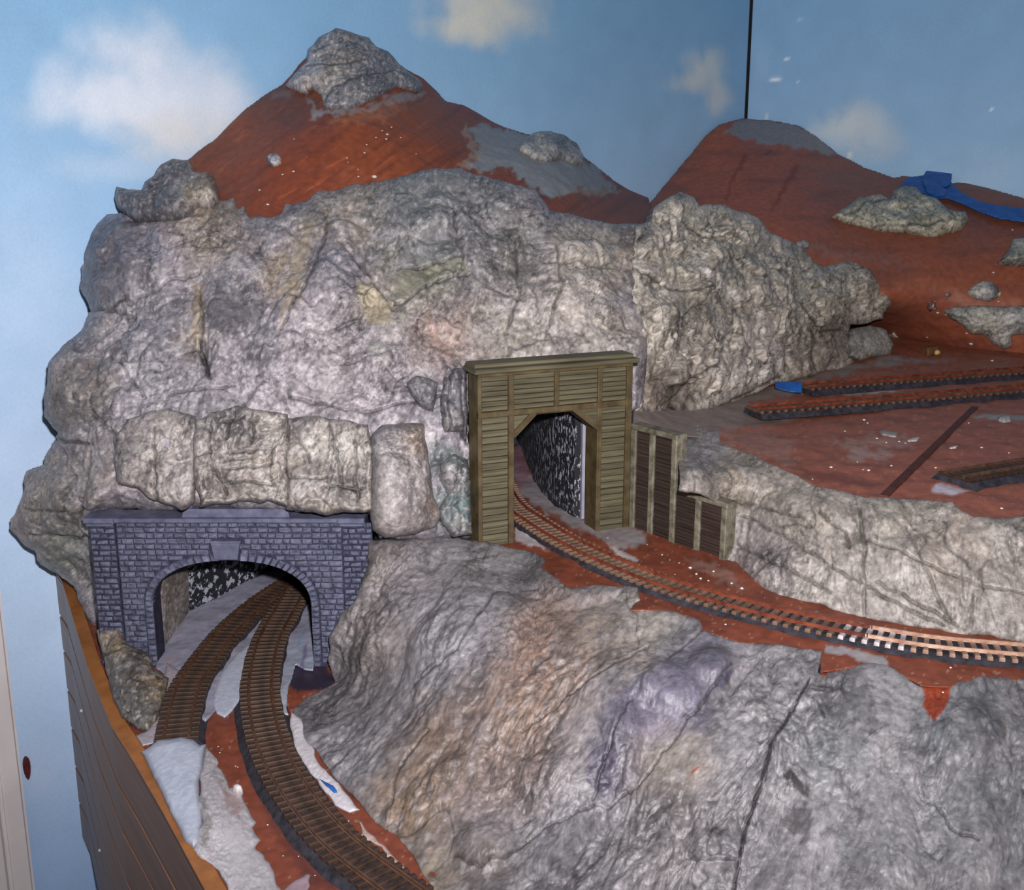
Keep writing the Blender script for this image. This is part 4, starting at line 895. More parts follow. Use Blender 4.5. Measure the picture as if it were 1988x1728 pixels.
rock('boulder', [(1875, 568), (1886, 556), (1906, 546), (1924, 548), (1940, 562), (1936, 580), (1920, 587), (1896, 583), (1880, 576)], hill2, 'lone grey boulder on the red hillside above the broad casting', 'boulder', off=.3, dome=1.7, dome_px=24, base=(136, 140, 136), blobs=[(1888, 572, 14, (176, 174, 156)), (1930, 572, 14, (92, 94, 104)), (1905, 580, 14, (170, 166, 152))], seed=331, edge=1.2, round_px=10, round_cm=.8)
rock('rock_casting', [(1830, 602), (1850, 594), (1900, 592), (1930, 594), (1990, 592), (2040, 600), (2050, 640), (1990, 650), (1966, 652), (1968, 672), (1950, 680), (1928, 668), (1910, 650), (1885, 648), (1868, 630), (1846, 618)], hill2, 'broad pale grey rock casting at the right edge near the hillside foot', off=.4, dome=1.6, dome_px=30, base=(160, 158, 148), blobs=[(1855, 604, 22, (118, 124, 122)), (1900, 620, 30, (170, 166, 154)), (1960, 600, 30, (140, 140, 136)), (1950, 660, 20, (170, 168, 158))], seed=341, edge=1.8, wash=.4)
rock('rock_casting', [(1652, 640), (1690, 632), (1722, 640), (1734, 668), (1728, 690), (1700, 694), (1668, 700), (1648, 690), (1646, 664)], right_cliff, 'flat grey rock slab propped at the right foot of the cream cliff', off=-.3, dome=.9, dome_px=24, big=.2, mid=.25, chunk=.05, base=(156, 152, 142), seed=351, wash=.25)
rock('pebble', [(1720, 652), (1736, 644), (1746, 656), (1742, 668), (1726, 666)], hill2, 'small pale rock bit just right of the grey slab at the cream cliff foot', 'pebble', off=.1, dome=.6, dome_px=10, base=(170, 168, 154), seed=356, edge=1, round_px=6, round_cm=.4, skirt=1)
rock('pebble', [(1544, 470), (1560, 466), (1574, 474), (1568, 484), (1546, 480)], hill2, 'small grey stone on the hillside just above the cream cliff crest', 'pebble', off=.2, dome=.7, dome_px=10, base=(132, 134, 134), seed=361, edge=.8, round_px=6, round_cm=.4, skirt=1)
rock('pebble', [(1832, 570), (1840, 566), (1848, 570), (1846, 577), (1836, 577)], hill2, 'tiny tan stone left of the lone grey boulder', 'pebble', off=.1, dome=.5, dome_px=8, base=(160, 120, 92), seed=366, edge=.6, round_px=5, round_cm=.3, skirt=1, step=1.6)
rock('pebble', [(1934, 570), (1942, 564), (1946, 572), (1940, 578), (1935, 576)], hill2, 'tiny cream stone touching the right side of the lone grey boulder', 'pebble', off=.2, dome=.6, dome_px=8, base=(190, 172, 136), seed=371, edge=.6, round_px=5, round_cm=.3, skirt=1, step=1.6)
rock('foam_bit', [(1800, 586), (1817, 584), (1820, 600), (1806, 606), (1799, 600)], hill2, 'dark brown square bit lying on the hillside left of the broad casting', 'scrap', off=.1, dome=.4, dome_px=8, base=(92, 56, 46), seed=376, edge=.6, round_px=5, round_cm=.3, skirt=1, step=1.6)
foam = empty('foam_block', P(1810, 690, z=ZY), 'small brown foam block with a yellow glue blob at the hillside foot', 'scrap')
b_ = P(1806, 691, z=ZY)
MB((b_[0], b_[1], ZY), .3).box(-.75, .75, -.5, .6, 0, 1.1, .15, .08).build('block', M_CORK, foam)
v, f = sphere_bit(.42, 8, 5, .8)
g_ = P(1813, 690, z=ZY)
obj('glue_blob', np.array(v) + [g_[0] + .1, g_[1] - .55, ZY + .45], f, M_GLUE, foam, True)
tag(bpy.data.objects['glue_blob'], 'yellow glue blob')

# ================================================================ stone portal
YP = 77.0
sx0, sx1 = P(172, 1004, Y=YP)[0], P(722, 1004, Y=YP)[0]
s_top = P(450, 1014, Y=YP)[2]
stone = empty('stone_portal', ((sx0 + sx1) / 2, YP, 0), 'blue grey cut stone double track tunnel portal with a flat arch and keystone', 'portal')
W = sx1 - sx0
def sl(px, py):
    q = P(px, py, Y=YP); return q[0] - sx0, q[2]
ol, orr = sl(302, 1240)[0], sl(607, 1240)[0]
oc, hw = (ol + orr) / 2, (orr - ol) / 2
zs_, za = sl(300, 1178)[1], sl(440, 1089)[1]
def half(z, g=0.0):
    """half width of the opening (grown by g) at height z"""
    if z <= zs_: return hw + g
    k = (z - zs_) / (za + g - zs_)
    return (hw + g) * max(0.0, 1 - k ** 2.3) ** (1 / 2.3) if k < 1 else 0.0
def arch_pt(a, g=0.0):
    e = 2 / 2.3
    ca, sa = math.cos(a), math.sin(a)
    return oc + (hw + g) * math.copysign(abs(ca) ** e, ca), zs_ + (za + g - zs_) * abs(sa) ** e
arc = [arch_pt(math.pi * i / 40) for i in range(41)]
outline = [(0, -.3), (0, s_top), (W, s_top), (W, -.3), (orr, -.3)] + arc + [(ol, -.3)]
mb = MB((sx0, YP, 0))
# front wall with the arched opening cut out, as quads between the outline and the opening
n_ = len(arc)
def wall_strip(y0, y1):
    v, fc = [], []
    inner = [(orr, -.3)] + arc + [(ol, -.3)]
    outer = []
    for (a, b) in inner:
        ang_ = math.atan2((b - zs_) / 8.0, (a - oc) / (W / 2))
        if b < zs_: outer.append((W if a > oc else 0, b))
        else:
            k = (a - oc) / hw
            outer.append((W if k > .98 else 0 if k < -.98 else oc + k * (W / 2) * 1.0, s_top if abs(k) < .98 else b))
    outer[1] = (W, zs_); outer[-2] = (0, zs_)
    # corners
    full_o = []
    for i, q in enumerate(outer): full_o.append(q)
    for y in (y0, y1):
        for q in inner: v.append((sx0 + q[0], YP + y, q[1]))
        for q in full_o: v.append((sx0 + q[0], YP + y, q[1]))
    m = len(inner)
    for i in range(m - 1):
        fc.append((i, i + 1, m + i + 1, m + i))
        fc.append((2 * m + i + 1, 2 * m + i, 3 * m + i, 3 * m + i + 1))
        fc.append((i + 1, i, 2 * m + i, 2 * m + i + 1))
        fc.append((m + i, m + i + 1, 3 * m + i + 1, 3 * m + i))
    # top corners left open by the fan
    for side in (0, 1):
        x = W if side == 0 else 0
        i = 1 if side == 0 else m - 2
        j = 2 if side == 0 else m - 3
        k0 = len(v)
        v.append((sx0 + x, YP + y0, s_top)); v.append((sx0 + x, YP + y1, s_top))
        fc.append((m + i, m + j, k0) if side == 0 else (m + j, m + i, k0))
    return v, fc
v, fc = wall_strip(.1, 1.9)
obj('mortar_wall', v, fc, M_JOINT, stone)

def stone_mesh(k):
    """unit stone with a rough, raised face"""
    r = random.Random(k)
    j = lambda a: r.uniform(-a, a)
    v = [(-.5, .5, -.5), (.5, .5, -.5), (.5, .5, .5), (-.5, .5, .5)]
    v += [(-.5 + j(.02), -.1, -.5 + j(.04)), (.5 + j(.02), -.1, -.5 + j(.04)), (.5 + j(.02), -.1, .5 + j(.04)), (-.5 + j(.02), -.1, .5 + j(.04))]
    v += [(-.38 + j(.06), -.45 + j(.25), -.3 + j(.08)), (.38 + j(.06), -.45 + j(.25), -.3 + j(.08)), (.38 + j(.06), -.45 + j(.25), .3 + j(.08)), (-.38 + j(.06), -.45 + j(.25), .3 + j(.08)), (j(.2), -.55 + j(.3), j(.15))]
    f = [(0, 1, 5, 4), (1, 2, 6, 5), (2, 3, 7, 6), (3, 0, 4, 7), (4, 5, 9, 8), (5, 6, 10, 9), (6, 7, 11, 10), (7, 4, 8, 11), (8, 9, 12), (9, 10, 12), (10, 11, 12), (11, 8, 12)]
    return mesh_data('stone', v, f, M_STONE)
stones = [stone_mesh(k) for k in range(7)]
pil_l, pil_r = sl(226, 1050)[0], sl(664, 1050)[0]
spots = []
ch = .42
nc = int((s_top + .2) / ch)
ring = .62
for r in range(nc):
    z0 = s_top - (r + 1) * ch; zc = z0 + ch / 2
    h = half(zc, ring)
    spans = [(0.02, pil_l - .04, -.12), (pil_r + .04, W - .02, -.12)]
    if h > 0: spans += [(pil_l + .03, oc - h, 0), (oc + h, pil_r - .03, 0)]
    else: spans += [(pil_l + .03, pil_r - .03, 0)]
    for a, b, dy in spans:
        x = a
        first = True
        while x < b - .1:
            w = random.uniform(.5, .9)
            if first and r % 2: w *= .55
            first = False
            if b - (x + w) < .3: w = b - x
            spots.append((x + w / 2, zc, w - .05, ch - .05, dy)); x += w
# keystone block leaves a gap in the courses
kx0, kz0 = sl(413, 1084); kx1, kz1 = sl(467, 1052)
spots = [q for q in spots if not (kx0 - .1 < q[0] < kx1 + .1 and kz0 - .1 < q[1] < kz1 + .1)]
random.shuffle(spots)
def place_stone(parent_list, q):
    x, zc, w, h, dy = q
    o = inst('stone', random.choice(stones), stone, (sx0 + x, YP + .12 + dy, zc), 0, (w, .26, h))
vis = [q for q in spots if q[1] > .3]
n_single = 255
for q in vis[:n_single]: place_stone(None, q)
bigv, bigf = [], []
for q in vis[n_single:]:
    me = random.choice(stones); i0 = len(bigv)
    co = np.array([v_.co[:] for v_ in me.vertices]) * 100
    bigv += [tuple(c) for c in co * [q[2], .26, q[3]] + [sx0 + q[0], YP + .12 + q[4], q[1]]]
    bigf += [tuple(a + i0 for a in p_.vertices) for p_ in me.polygons]
o = obj('stone_courses', bigv, bigf, M_STONE, stone); o['kind'] = 'stuff'
# pilaster backing
for a, b in ((0.0, pil_l), (pil_r, W)):
    MB((sx0, YP, 0)).box(a, b, -.06, .12, -.3, s_top).build('pilaster', M_JOINT, stone)
# voussoirs of the arch and the jamb stones below it
nv = 34
for i in range(nv):
    a0, a1 = math.pi * (i + .06) / nv, math.pi * (i + .94) / nv
    if abs((a0 + a1) / 2 - math.pi / 2) < .12: continue
    q = [arch_pt(a0, 0), arch_pt(a0, ring - .06), arch_pt(a1, ring - .06), arch_pt(a1, 0)]
    c = np.mean(q, axis=0)
    qi = [(c[0] + (p_[0] - c[0]) * .72, c[1] + (p_[1] - c[1]) * .72) for p_ in q]
    v = [(sx0 + p_[0], YP + .5, p_[1]) for p_ in q] + [(sx0 + p_[0], YP - .0, p_[1]) for p_ in q] + [(sx0 + p_[0], YP - .16 + random.uniform(-.06, .06), p_[1]) for p_ in qi]
    f = [(0, 1, 5, 4), (1, 2, 6, 5), (2, 3, 7, 6), (3, 0, 4, 7), (4, 5, 9, 8), (5, 6, 10, 9), (6, 7, 11, 10), (7, 4, 8, 11), (8, 9, 10, 11)]
    obj('voussoir', v, f, M_STONE, stone)
for side in (-1, 1):
    z = zs_ - .02
    while z > -.1:
        x = oc + side * (hw + ring / 2 - .03)
        inst('jamb_stone', random.choice(stones), stone, (sx0 + x, YP + .05, z - .21), 0, (ring - .08, .36, .38)); z -= .43
kb = [(kx0, kz1), (kx1, kz1), (kx1 - .22, kz0), (kx0 + .22, kz0)]
MB((sx0, YP, 0)).prism(kb[::-1], -.3, .2).build('keystone', M_SMOOTHST, stone)
MB((sx0, YP, 0)).box(kx0 - .08, kx1 + .08, -.36, .2, kz1, kz1 + .14, .04).build('keystone_cap', M_SMOOTHST, stone)
# cornice: a long moulded course, heavier over the pilasters, and the raised parapet block
MB((sx0, YP, 0)).box(pil_l, pil_r, -.32, 1.9, s_top, s_top + .34, .08).build('cornice', M_SMOOTHST, stone)
for a, b in ((-.3, pil_l + .03), (pil_r - .25, W - .5)):
    MB((sx0, YP, 0)).box(a, b, -.48, 1.9, s_top - .02, s_top + .4, .1).build('cornice', M_SMOOTHST, stone)
    MB((sx0, YP, 0)).box(a + .12, b - .1, -.3, 1.9, s_top - .26, s_top - .02, .06).build('cornice_moulding', M_SMOOTHST, stone)
p0, p1 = sl(352, 1000)[0], sl(562, 1000)[0]
MB((sx0, YP, 0)).prism([(p0, s_top + .3), (p0 + .1, s_top + .7), (p0 + .5, s_top + .95), (p1 - .5, s_top + .95), (p1 - .1, s_top + .7), (p1, s_top + .3)][::-1], .1, 1.9).build('parapet', M_SMOOTHST, stone)

# inside the stone portal: grey board, speckled foam wall, rock slab, black sheets added to keep it dark
board = Surf([(372, 1184, 'z', .35), (497, 1120, 'z', .35), (330, 1290, 'z', .35), (600, 1200, 'z', .35), (600, 1290, 'z', .35)])
o = shell('grey_board', [(302, 1296), (304, 1272), (330, 1240), (355, 1200), (368, 1180), (430, 1148), (497, 1114), (540, 1090), (640, 1085), (640, 1200), (612, 1200), (609, 1300), (590, 1298), (575, 1288), (560, 1330), (556, 1372), (560, 1388), (548, 1390), (470, 1380), (480, 1300), (400, 1400), (330, 1380), (338, 1330), (322, 1310)], board, M_PLASTER, step=2.5, edge=2.0, round_px=5, round_cm=.05, skirt=.4, cre=0,
          color=lambda px, py, p: patches(tint(px, py, (158, 156, 176), [(590, 1290, 30, (160, 168, 186)), (580, 1360, 30, (176, 182, 196))], seed=8), px, py, [([(583, 1295), (590, 1255), (596, 1250), (590, 1300)], (110, 96, 140), 2, 4, .7), ([(574, 1255), (590, 1225), (596, 1224), (580, 1258)], (120, 150, 190), 2, 3, .7), ([(310, 1290), (330, 1270), (345, 1275), (325, 1295)], (176, 160, 172), 4, 8, .7)], 1))
tag(o, 'grey painted board floor running into the stone portal', 'board')

def sheet(name, pts, z0, z1, th, mat, label=None, cat=None, ragged=0.0):
    """upright bent sheet through ground points (world x, y)"""
    pts = np.array(pts, float)
    d = np.gradient(pts, axis=0); d /= np.linalg.norm(d, axis=1)[:, None]
    n = np.stack([-d[:, 1], d[:, 0]], -1)
    V, Fc = [], []
    for i in range(len(pts)):
        a, b = pts[i], pts[i] + n[i] * th
        r = random.uniform(-ragged, ragged)
        V += [(a[0], a[1], z0 + r), (a[0], a[1], z1), (b[0], b[1], z1), (b[0], b[1], z0 + r)]
    for i in range(len(pts) - 1):
        for k in range(4): Fc.append((4 * i + k, 4 * i + (k + 1) % 4, 4 * i + 4 + (k + 1) % 4, 4 * i + 4 + k))
    Fc.append((3, 2, 1, 0)); m = 4 * (len(pts) - 1); Fc.append((m, m + 1, m + 2, m + 3))
    o = obj(name, V, Fc, mat)
    return tag(o, label, cat)
q0, q1, q2 = P(372, 1186, z=.3), P(497, 1122, z=.3), P(560, 1092, z=.3)
sheet('foam_sheet', [q0[:2], q1[:2], q2[:2], (q2[0] + 10, q2[1] + 8)], .3, 8.6, .8, M_SPECK2, 'black foam sheet sponged with white at the back of the stone portal', 'tunnel lining')
slab = Surf([(318, 1270, 80.5), (372, 1195, 87.5), (368, 1110, 87.5), (308, 1110, 80.5), (340, 1190, 83.5)])
rock('rock_slab', [(303, 1095), (372, 1095), (371, 1150), (372, 1190), (345, 1238), (320, 1272), (312, 1278), (305, 1270), (303, 1180)], slab, 'upright brownish rock slab just inside the left jamb of the stone portal', 'rock', off=0, dome=.3, dome_px=20, big=.15, mid=.22, fine=.7, chunk=0, base=(146, 134, 128), blobs=[(320, 1250, 20, (160, 150, 148))], seed=401, stretch=(0, 0, 1, 2.5), wash=.35, edge=1.5)
MB((sx0, YP, 0)).box(-1, W + 3, 4.5, 26, 8.6, 9.0).build('added_dark_top', M_BLACK, stone)  # added black sheets, there only to darken the tunnel
MB((sx0, YP, 0)).box(orr + 1.0, orr + 1.4, 1.9, 26, -.3, 8.6).build('added_dark_side', M_BLACK, stone)
tag(bpy.data.objects['added_dark_top'], 'black sheet added to darken the tunnel')

# ================================================================ timber portal
A0, A1 = P(930, 1062, z=ZW), P(1221, 1022, z=ZW)
hd = (A1 - A0) / np.linalg.norm(A1 - A0); angw = math.atan2(hd[1], hd[0]); nw = np.array([hd[1], -hd[0], 0])
def c5(x, y):
    """point of the timber front seen in a blown-up crop of the photograph -> (along, height)"""
    px, py = 880 + x / 3.55, 670 + y / 3.55
    q = ORIG + rays(px, py) * t_plane(px, py, A0, nw)
    return float((q - A0) @ hd), q[2] - ZW
WW = float(np.linalg.norm(A1 - A0))
zt = (c5(150, 205)[1] + c5(1225, 115)[1]) / 2
wood = empty('timber_portal', A0 + hd * WW / 2, 'olive stained timber tunnel portal with planked panels and braced corners', 'portal')
il, ir = c5(420, 900)[0], c5(988, 900)[0]
zb0, zb1 = c5(300, 500)[1], c5(300, 458)[1]           # cross beam
zl = (c5(580, 472)[1] + c5(812, 446)[1]) / 2           # underside of the lintel
def wb(name, mat, *boxes, **kw):
    mb = MB(A0, angw)
    for b in boxes: mb.box(*b, **kw)
    return mb.build(name, mat, wood)
D = 1.9
posts = [(0.0, c5(200, 700)[0]), (c5(382, 700)[0], il), (ir, c5(1022, 700)[0]), (c5(1186, 700)[0], WW)]
for a, b in posts: wb('post', M_OLIVE_D, (a, b, -.02, .3, -.2, zt), bev=.05, jit=.02)
cx0, cx1 = c5(700, 290)[0], c5(732, 290)[0]
wb('post', M_OLIVE_D, (cx0, cx1, -.02, .3, zb1, zt), bev=.05)
wb('cross_beam', M_OLIVE_D, (0, WW, -.06, .32, zb0 + .02, zb1), bev=.05, jit=.02)
wb('top_beam', M_OLIVE_D, (0, WW, -.08, .3, zt - .28, zt), bev=.05, jit=.02)
wb('cap_board', M_OLIVE, (-.3, WW + .35, -.42, D + .2, zt, zt + .32), bev=.08)
wb('cap_board', M_OLIVE, (-.12, WW + .15, .2, D + .2, zt + .32, zt + .6), bev=.08)
wb('lintel', M_OLIVE_D, (il, ir, .02, D, zl, zb0 + .02), bev=.04)
wb('side_core', M_OLIVE_D, (0.02, il, .3, D, -.2, zt), (ir, WW, .3, D, -.2, zt), (il, ir, .3, D, zb0 - .1, zt))
def planks(a, b, z0, z1, n):
    h = (z1 - z0) / n
    for i in range(n):
        s_ = random.uniform(-.02, .02)
        wb('plank', M_OLIVE, (a + .01, b - .01, .1 + random.uniform(-.02, .03), .32, z0 + i * h + .025, z0 + (i + 1) * h - .025), bev=.035, jit=.015)
planks(posts[0][1], posts[1][0], zb1, zt - .28, 7)
planks(posts[1][1], cx0, zb1, zt - .28, 7)
planks(cx1, posts[2][0], zb1, zt - .28, 7)
planks(posts[2][1], posts[3][0], zb1, zt - .28, 7)
planks(posts[0][1], posts[1][0], -.2, zb0 + .02, 20)
planks(posts[2][1], posts[3][0], -.2, zb0 + .02, 20)
# diagonal corner braces and the planked triangles above them
bl0, bl1 = c5(425, 640), c5(575, 478); br0, br1 = c5(985, 582), c5(818, 450)
def brace(p, q, th):
    d = np.array(q) - np.array(p); d /= np.linalg.norm(d); n = np.array([-d[1], d[0]]); n = n if n[1] > 0 else -n
    poly = [tuple(p), tuple(q), tuple(np.array(q) + n * th), tuple(np.array(p) + n * th)]
    a = sum(poly[i][0] * poly[(i + 1) % 4][1] - poly[(i + 1) % 4][0] * poly[i][1] for i in range(4))
    mb = MB(A0, angw); mb.prism(poly if a > 0 else poly[::-1], -.04, D); return mb.build('brace', M_OLIVE_D, wood)
brace(bl0, bl1, .42); brace(br0, br1, .42)
mb = MB(A0, angw); mb.prism([(il, bl0[1]), bl1, (il, bl1[1])], .12, D); mb.build('corner_panel', M_OLIVE, wood)
mb = MB(A0, angw); mb.prism([(ir, br0[1]), (ir, br1[1]), br1], .12, D); mb.build('corner_panel', M_OLIVE, wood)
# black sheets added behind it so that the tunnel stays dark
wb('added_dark_top', M_BLACK, (.3, WW - .3, D, 9, zt - 3.0, zt - 2.6), (-9, WW - 1, 9, 26, zt - 3.0, zt - 2.6))
wb('added_dark_side', M_BLACK, (.3, .6, D, 9, -.2, zt - 2.6), (-9.5, -9, 9, 26, -.2, zt - 2.6))
p_ = [P(1134, 1006, z=ZW)[:2], P(1114, 1003, z=ZW)[:2], P(1077, 982, z=ZW)[:2], P(1052, 956, z=ZW)[:2], P(1035, 930, z=ZW)[:2], P(1022, 898, z=ZW)[:2], P(1012, 868, z=ZW)[:2], P(1000, 845, z=ZW)[:2]]
liner = sheet('foam_liner', p_[::-1], ZW - .1, ZW + 8.6, .7, M_SPECK, 'curved black foam liner dabbed with white inside the timber portal', 'tunnel lining', .15)
e_ = P(1135, 1006, z=ZW)
mb = MB((e_[0] + .05, e_[1] - .1, ZW), .25); mb.box(-.35, .35, -.1, .9, -.1, 8.4, .04)
tag(mb.build('foam_strip', M_GREYBOARD), 'pale raw foam edge standing inside the right post of the timber portal', 'tunnel lining')

# ---------------------------------------------------------------- stepped timber wing wall
B0, B1 = P(1226, 1024, z=ZW), P(1401, 1086, z=ZW)
hb = (B1 - B0) / np.linalg.norm(B1 - B0); angb = math.atan2(hb[1], hb[0]); nb = np.array([hb[1], -hb[0], 0])
def c6(x, y):
    px, py = 880 + x / 3.55, 670 + y / 3.55
    q = ORIG + rays(px, py) * t_plane(px, py, B0, nb)
    return float((q - B0) @ hb), q[2] - ZW
WB = float(np.linalg.norm(B1 - B0))
wing = empty('wing_wall', B0 + hb * WB / 2, 'stepped retaining wall of dark boards between grey timber posts, right of the timber portal', 'retaining wall')
zt1 = (c6(1240, 556)[1] + c6(1520, 625)[1]) / 2; zt2 = (c6(1530, 995)[1] + c6(1850, 1090)[1]) / 2
def gb(name, mat, *boxes, **kw):
    mb = MB(B0, angb)
    for b in boxes: mb.box(*b, **kw)
    return mb.build(name, mat, wing)
cols = [c6(1235, 900)[0], c6(1362, 900)[0], c6(1512, 1000)[0], c6(1680, 1200)[0], c6(1860, 1250)[0]]
pw = .26
TH = 1.0
for i, c in enumerate(cols):
    zt_ = zt1 if i < 3 else zt2
    gb('post', M_GREYFRAME, (c - pw, c + pw, -.04, .5, -.3, zt_ - .02), bev=.06, jit=.03)
gb('cap_rail', M_GREYFRAME, (cols[0] - pw, cols[2] + pw + .05, -.1, TH, zt1 - .3, zt1 + .12), bev=.08, jit=.02)
gb('cap_rail', M_GREYFRAME, (cols[2] + pw, cols[4] + pw + .1, -.1, TH, zt2 - .3, zt2 + .12), bev=.08, jit=.02)
gb('end_post', M_GREYFRAME, (cols[2] - pw, cols[2] + pw, .5, TH, zt2 - .2, zt1 - .02), bev=.05)
gb('end_post', M_GREYFRAME, (cols[4] - pw, cols[4] + pw, .5, TH, -.3, zt2 - .02), bev=.05)
for i in range(4):
    top = zt1 if i < 2 else zt2
    n = 30 if i < 2 else 16
    mb = MB(B0, angb); z = -.2; h = (top + .05) / n
    for k in range(n):
        mb.box(cols[i] + pw - .02, cols[i + 1] - pw + .02, .12 + random.uniform(-.015, .03), .6, z + .012, z + h - .012, .02); z += h
    o = mb.build('boards', M_DARKBOARD, wing); o['kind'] = 'stuff'

# ================================================================ track
def spline(pts, step=.05):
    pts = np.array(pts, float); n = len(pts); out = []
    for i in range(n - 1):
        a, b, c, d = pts[max(i - 1, 0)], pts[i], pts[i + 1], pts[min(i + 2, n - 1)]
        for t in np.linspace(0, 1, 24, endpoint=False):
            out.append(.5 * ((2 * b) + (c - a) * t + (2 * a - 5 * b + 4 * c - d) * t * t + (3 * b - a - 3 * c + d) * t ** 3))
    out.append(pts[-1]); out = np.array(out)
    s = np.concatenate([[0], np.cumsum(np.linalg.norm(np.diff(out, axis=0), axis=1))])
    u = np.arange(0, s[-1], step)
    return np.stack([np.interp(u, s, out[:, k]) for k in range(2)], -1), u

def sweep(name, line, offs, prof, mat, parent, z0, every=5, smooth=False):
    """sweep a closed profile (across, up) along a ground line, shifted sideways by offs"""
    L = line[::every]
    d = np.gradient(L, axis=0); d /= np.linalg.norm(d, axis=1)[:, None] + 1e-9
    n = np.stack([-d[:, 1], d[:, 0]], -1)
    V, Fc = [], []; m = len(prof)
    for i in range(len(L)):
        for a, b in prof:
            q = L[i] + n[i] * (offs + a); V.append((q[0], q[1], z0 + b))
    for i in range(len(L) - 1):
        for k in range(m): Fc.append((m * i + k, m * i + m + k, m * i + m + (k + 1) % m, m * i + (k + 1) % m))
    Fc.append(tuple(range(m))); Fc.append(tuple(range(m * (len(L) - 1) + m - 1, m * (len(L) - 1) - 1, -1)))
    return obj(name, V, Fc, mat, parent, smooth)

def tie_mesh(k, length, mat):
    r = random.Random(k); j = lambda a: r.uniform(-a, a)
    l, w, h = length / 2, .155, .23
    v = [(-w, -l, 0), (w, -l, 0), (w, l, 0), (-w, l, 0), (-w, -l, h * .8), (w, -l, h * .8), (w, l, h * .8), (-w, l, h * .8),
         (-w * .82, -l + .04, h + j(.01)), (w * .82, -l + .04, h + j(.01)), (w * .82, l - .04, h + j(.01)), (-w * .82, l - .04, h + j(.01))]
    f = [(3, 2, 1, 0), (0, 1, 5, 4), (1, 2, 6, 5), (2, 3, 7, 6), (3, 0, 4, 7), (4, 5, 9, 8), (5, 6, 10, 9), (6, 7, 11, 10), (7, 4, 8, 11), (8, 9, 10, 11)]
    return mesh_data('tie', v, f, mat)

def track(name, pix_pts, zg, label, gauge=1.55, tie_len=2.75, bed_w=1.95, bed_h=.42, tie_mat=M_TIE, rail_mat=M_RAIL, bed_mat=M_BED, spacing=.66, rails=(-1, 1), skip_tie=None, group=None, bed_shift=0.0, rail_pale=None, rail_w=1.0):
    zr = zg + bed_h + .21
    pts = [P(a, b, z=zr)[:2] for a, b in pix_pts]
    line, u = spline(pts)
    mid_ = line[len(line) // 2]
    t = empty(name, (mid_[0], mid_[1], zg), label, 'track', group)
    sweep('roadbed', line, bed_shift, [(-bed_w, 0), (bed_w, 0), (bed_w - .48, bed_h), (-bed_w + .48, bed_h)], bed_mat, t, zg)
    meshes = [tie_mesh(k, tie_len, tie_mat) for k in range(5)]
    white = [tie_mesh(k, tie_len, M_TIE_W) for k in range(3)] if rail_pale else None
    pale = [tie_mesh(k, tie_len, M_TIE_P) for k in range(3)] if rail_pale else None
    i = 3
    st = int(spacing / .05)
    while i < len(line) - 2:
        d = line[i + 1] - line[i - 1]
        sk = random.uniform(-.04, .04)
        tx_ = pix(np.array([line[i][0], line[i][1], zr]))[0]
        ms_ = meshes if not rail_pale or tx_ < 1640 else white if tx_ < 1765 else pale
        inst('tie', random.choice(ms_), t, (line[i][0], line[i][1], zg + bed_h - .02), math.atan2(d[1], d[0]) + sk * .6, (1, 1 + random.uniform(-.02, .02), 1))
        i += st
    rp = [(a_ * rail_w, b_) for a_, b_ in [(-.11, 0), (.11, 0), (.10, .035), (.03, .06), (.03, .14), (.055, .155), (.055, .21), (-.055, .21), (-.055, .155), (-.03, .14), (-.03, .06), (-.10, .035)]]
    for s in rails:
        sweep('rail', line, s * gauge / 2, rp, rail_mat if not isinstance(rail_mat, dict) else rail_mat[s], t, zr - .03, every=4) if not rail_pale else rail_two(t, line, s * gauge / 2, rp, rail_mat, zr - .03, rail_pale)
    return t, line

def rail_two(t, line, off, rp, m, z, px_from):
    """one rail made of a rusty length and a pale worn length"""
    x, _ = pix(np.column_stack([line, np.full(len(line), z)]))
    k = int(np.argmax(x > px_from))
    sweep('rail', line[:k + 1], off, rp, m, t, z, every=4)
    tag(sweep('rail', line[k - 4:], off, rp, M_RAIL_W, t, z, every=4), 'pale worn rail')

right_px = [(600, 1105), (575, 1142), (553, 1184), (531, 1222), (515, 1264), (505, 1325), (509, 1383), (526, 1447), (556, 1508), (605, 1577), (666, 1641), (775, 1724), (862, 1786), (930, 1830)]
left_px = [(342, 1433), (349, 1392), (366, 1332), (400, 1279), (447, 1221), (502, 1172), (552, 1137), (598, 1110)]
tr_right, _ = track('railway_track', right_px, .0, 'long brown curved track from the stone portal to the bottom edge', bed_w=1.78, bed_h=.5)
tr_left, _ = track('railway_track', left_px, .0, 'short brown track stub ending at the white plaster slab left of its twin', bed_w=1.75, bed_h=.5)
mid_px = [(962, 905), (978, 950), (1001, 984), (1038, 1010), (1077, 1035), (1119, 1058), (1160, 1078), (1218, 1103), (1288, 1130), (1394, 1162), (1499, 1189), (1605, 1212), (1711, 1232), (1816, 1248), (1922, 1258), (2010, 1265), (2110, 1273), (2250, 1283)]
track('railway_track', mid_px, ZW, 'rust red curved track running out of the timber portal along the shelf', gauge=1.42, tie_len=2.6, bed_w=1.5, bed_h=.3, tie_mat=M_TIE_R, rail_mat=M_RAIL_R, rail_pale=1690, rail_w=.75)
fr_px = [(1470, 787), (1600, 778), (1720, 769), (1850, 760), (1988, 749), (2110, 740)]
track('railway_track', [(1462, 793), (1560, 786), (1640, 780), (1720, 774), (1820, 766), (1920, 757), (1990, 751), (2110, 741), (2230, 731)], ZY, 'front yard track with rusty rails starting beside the blue tape bit', tie_mat=M_TIE_Y, rail_mat=M_RAIL_R, bed_h=.5, spacing=.8, rail_w=.55, bed_w=1.75)
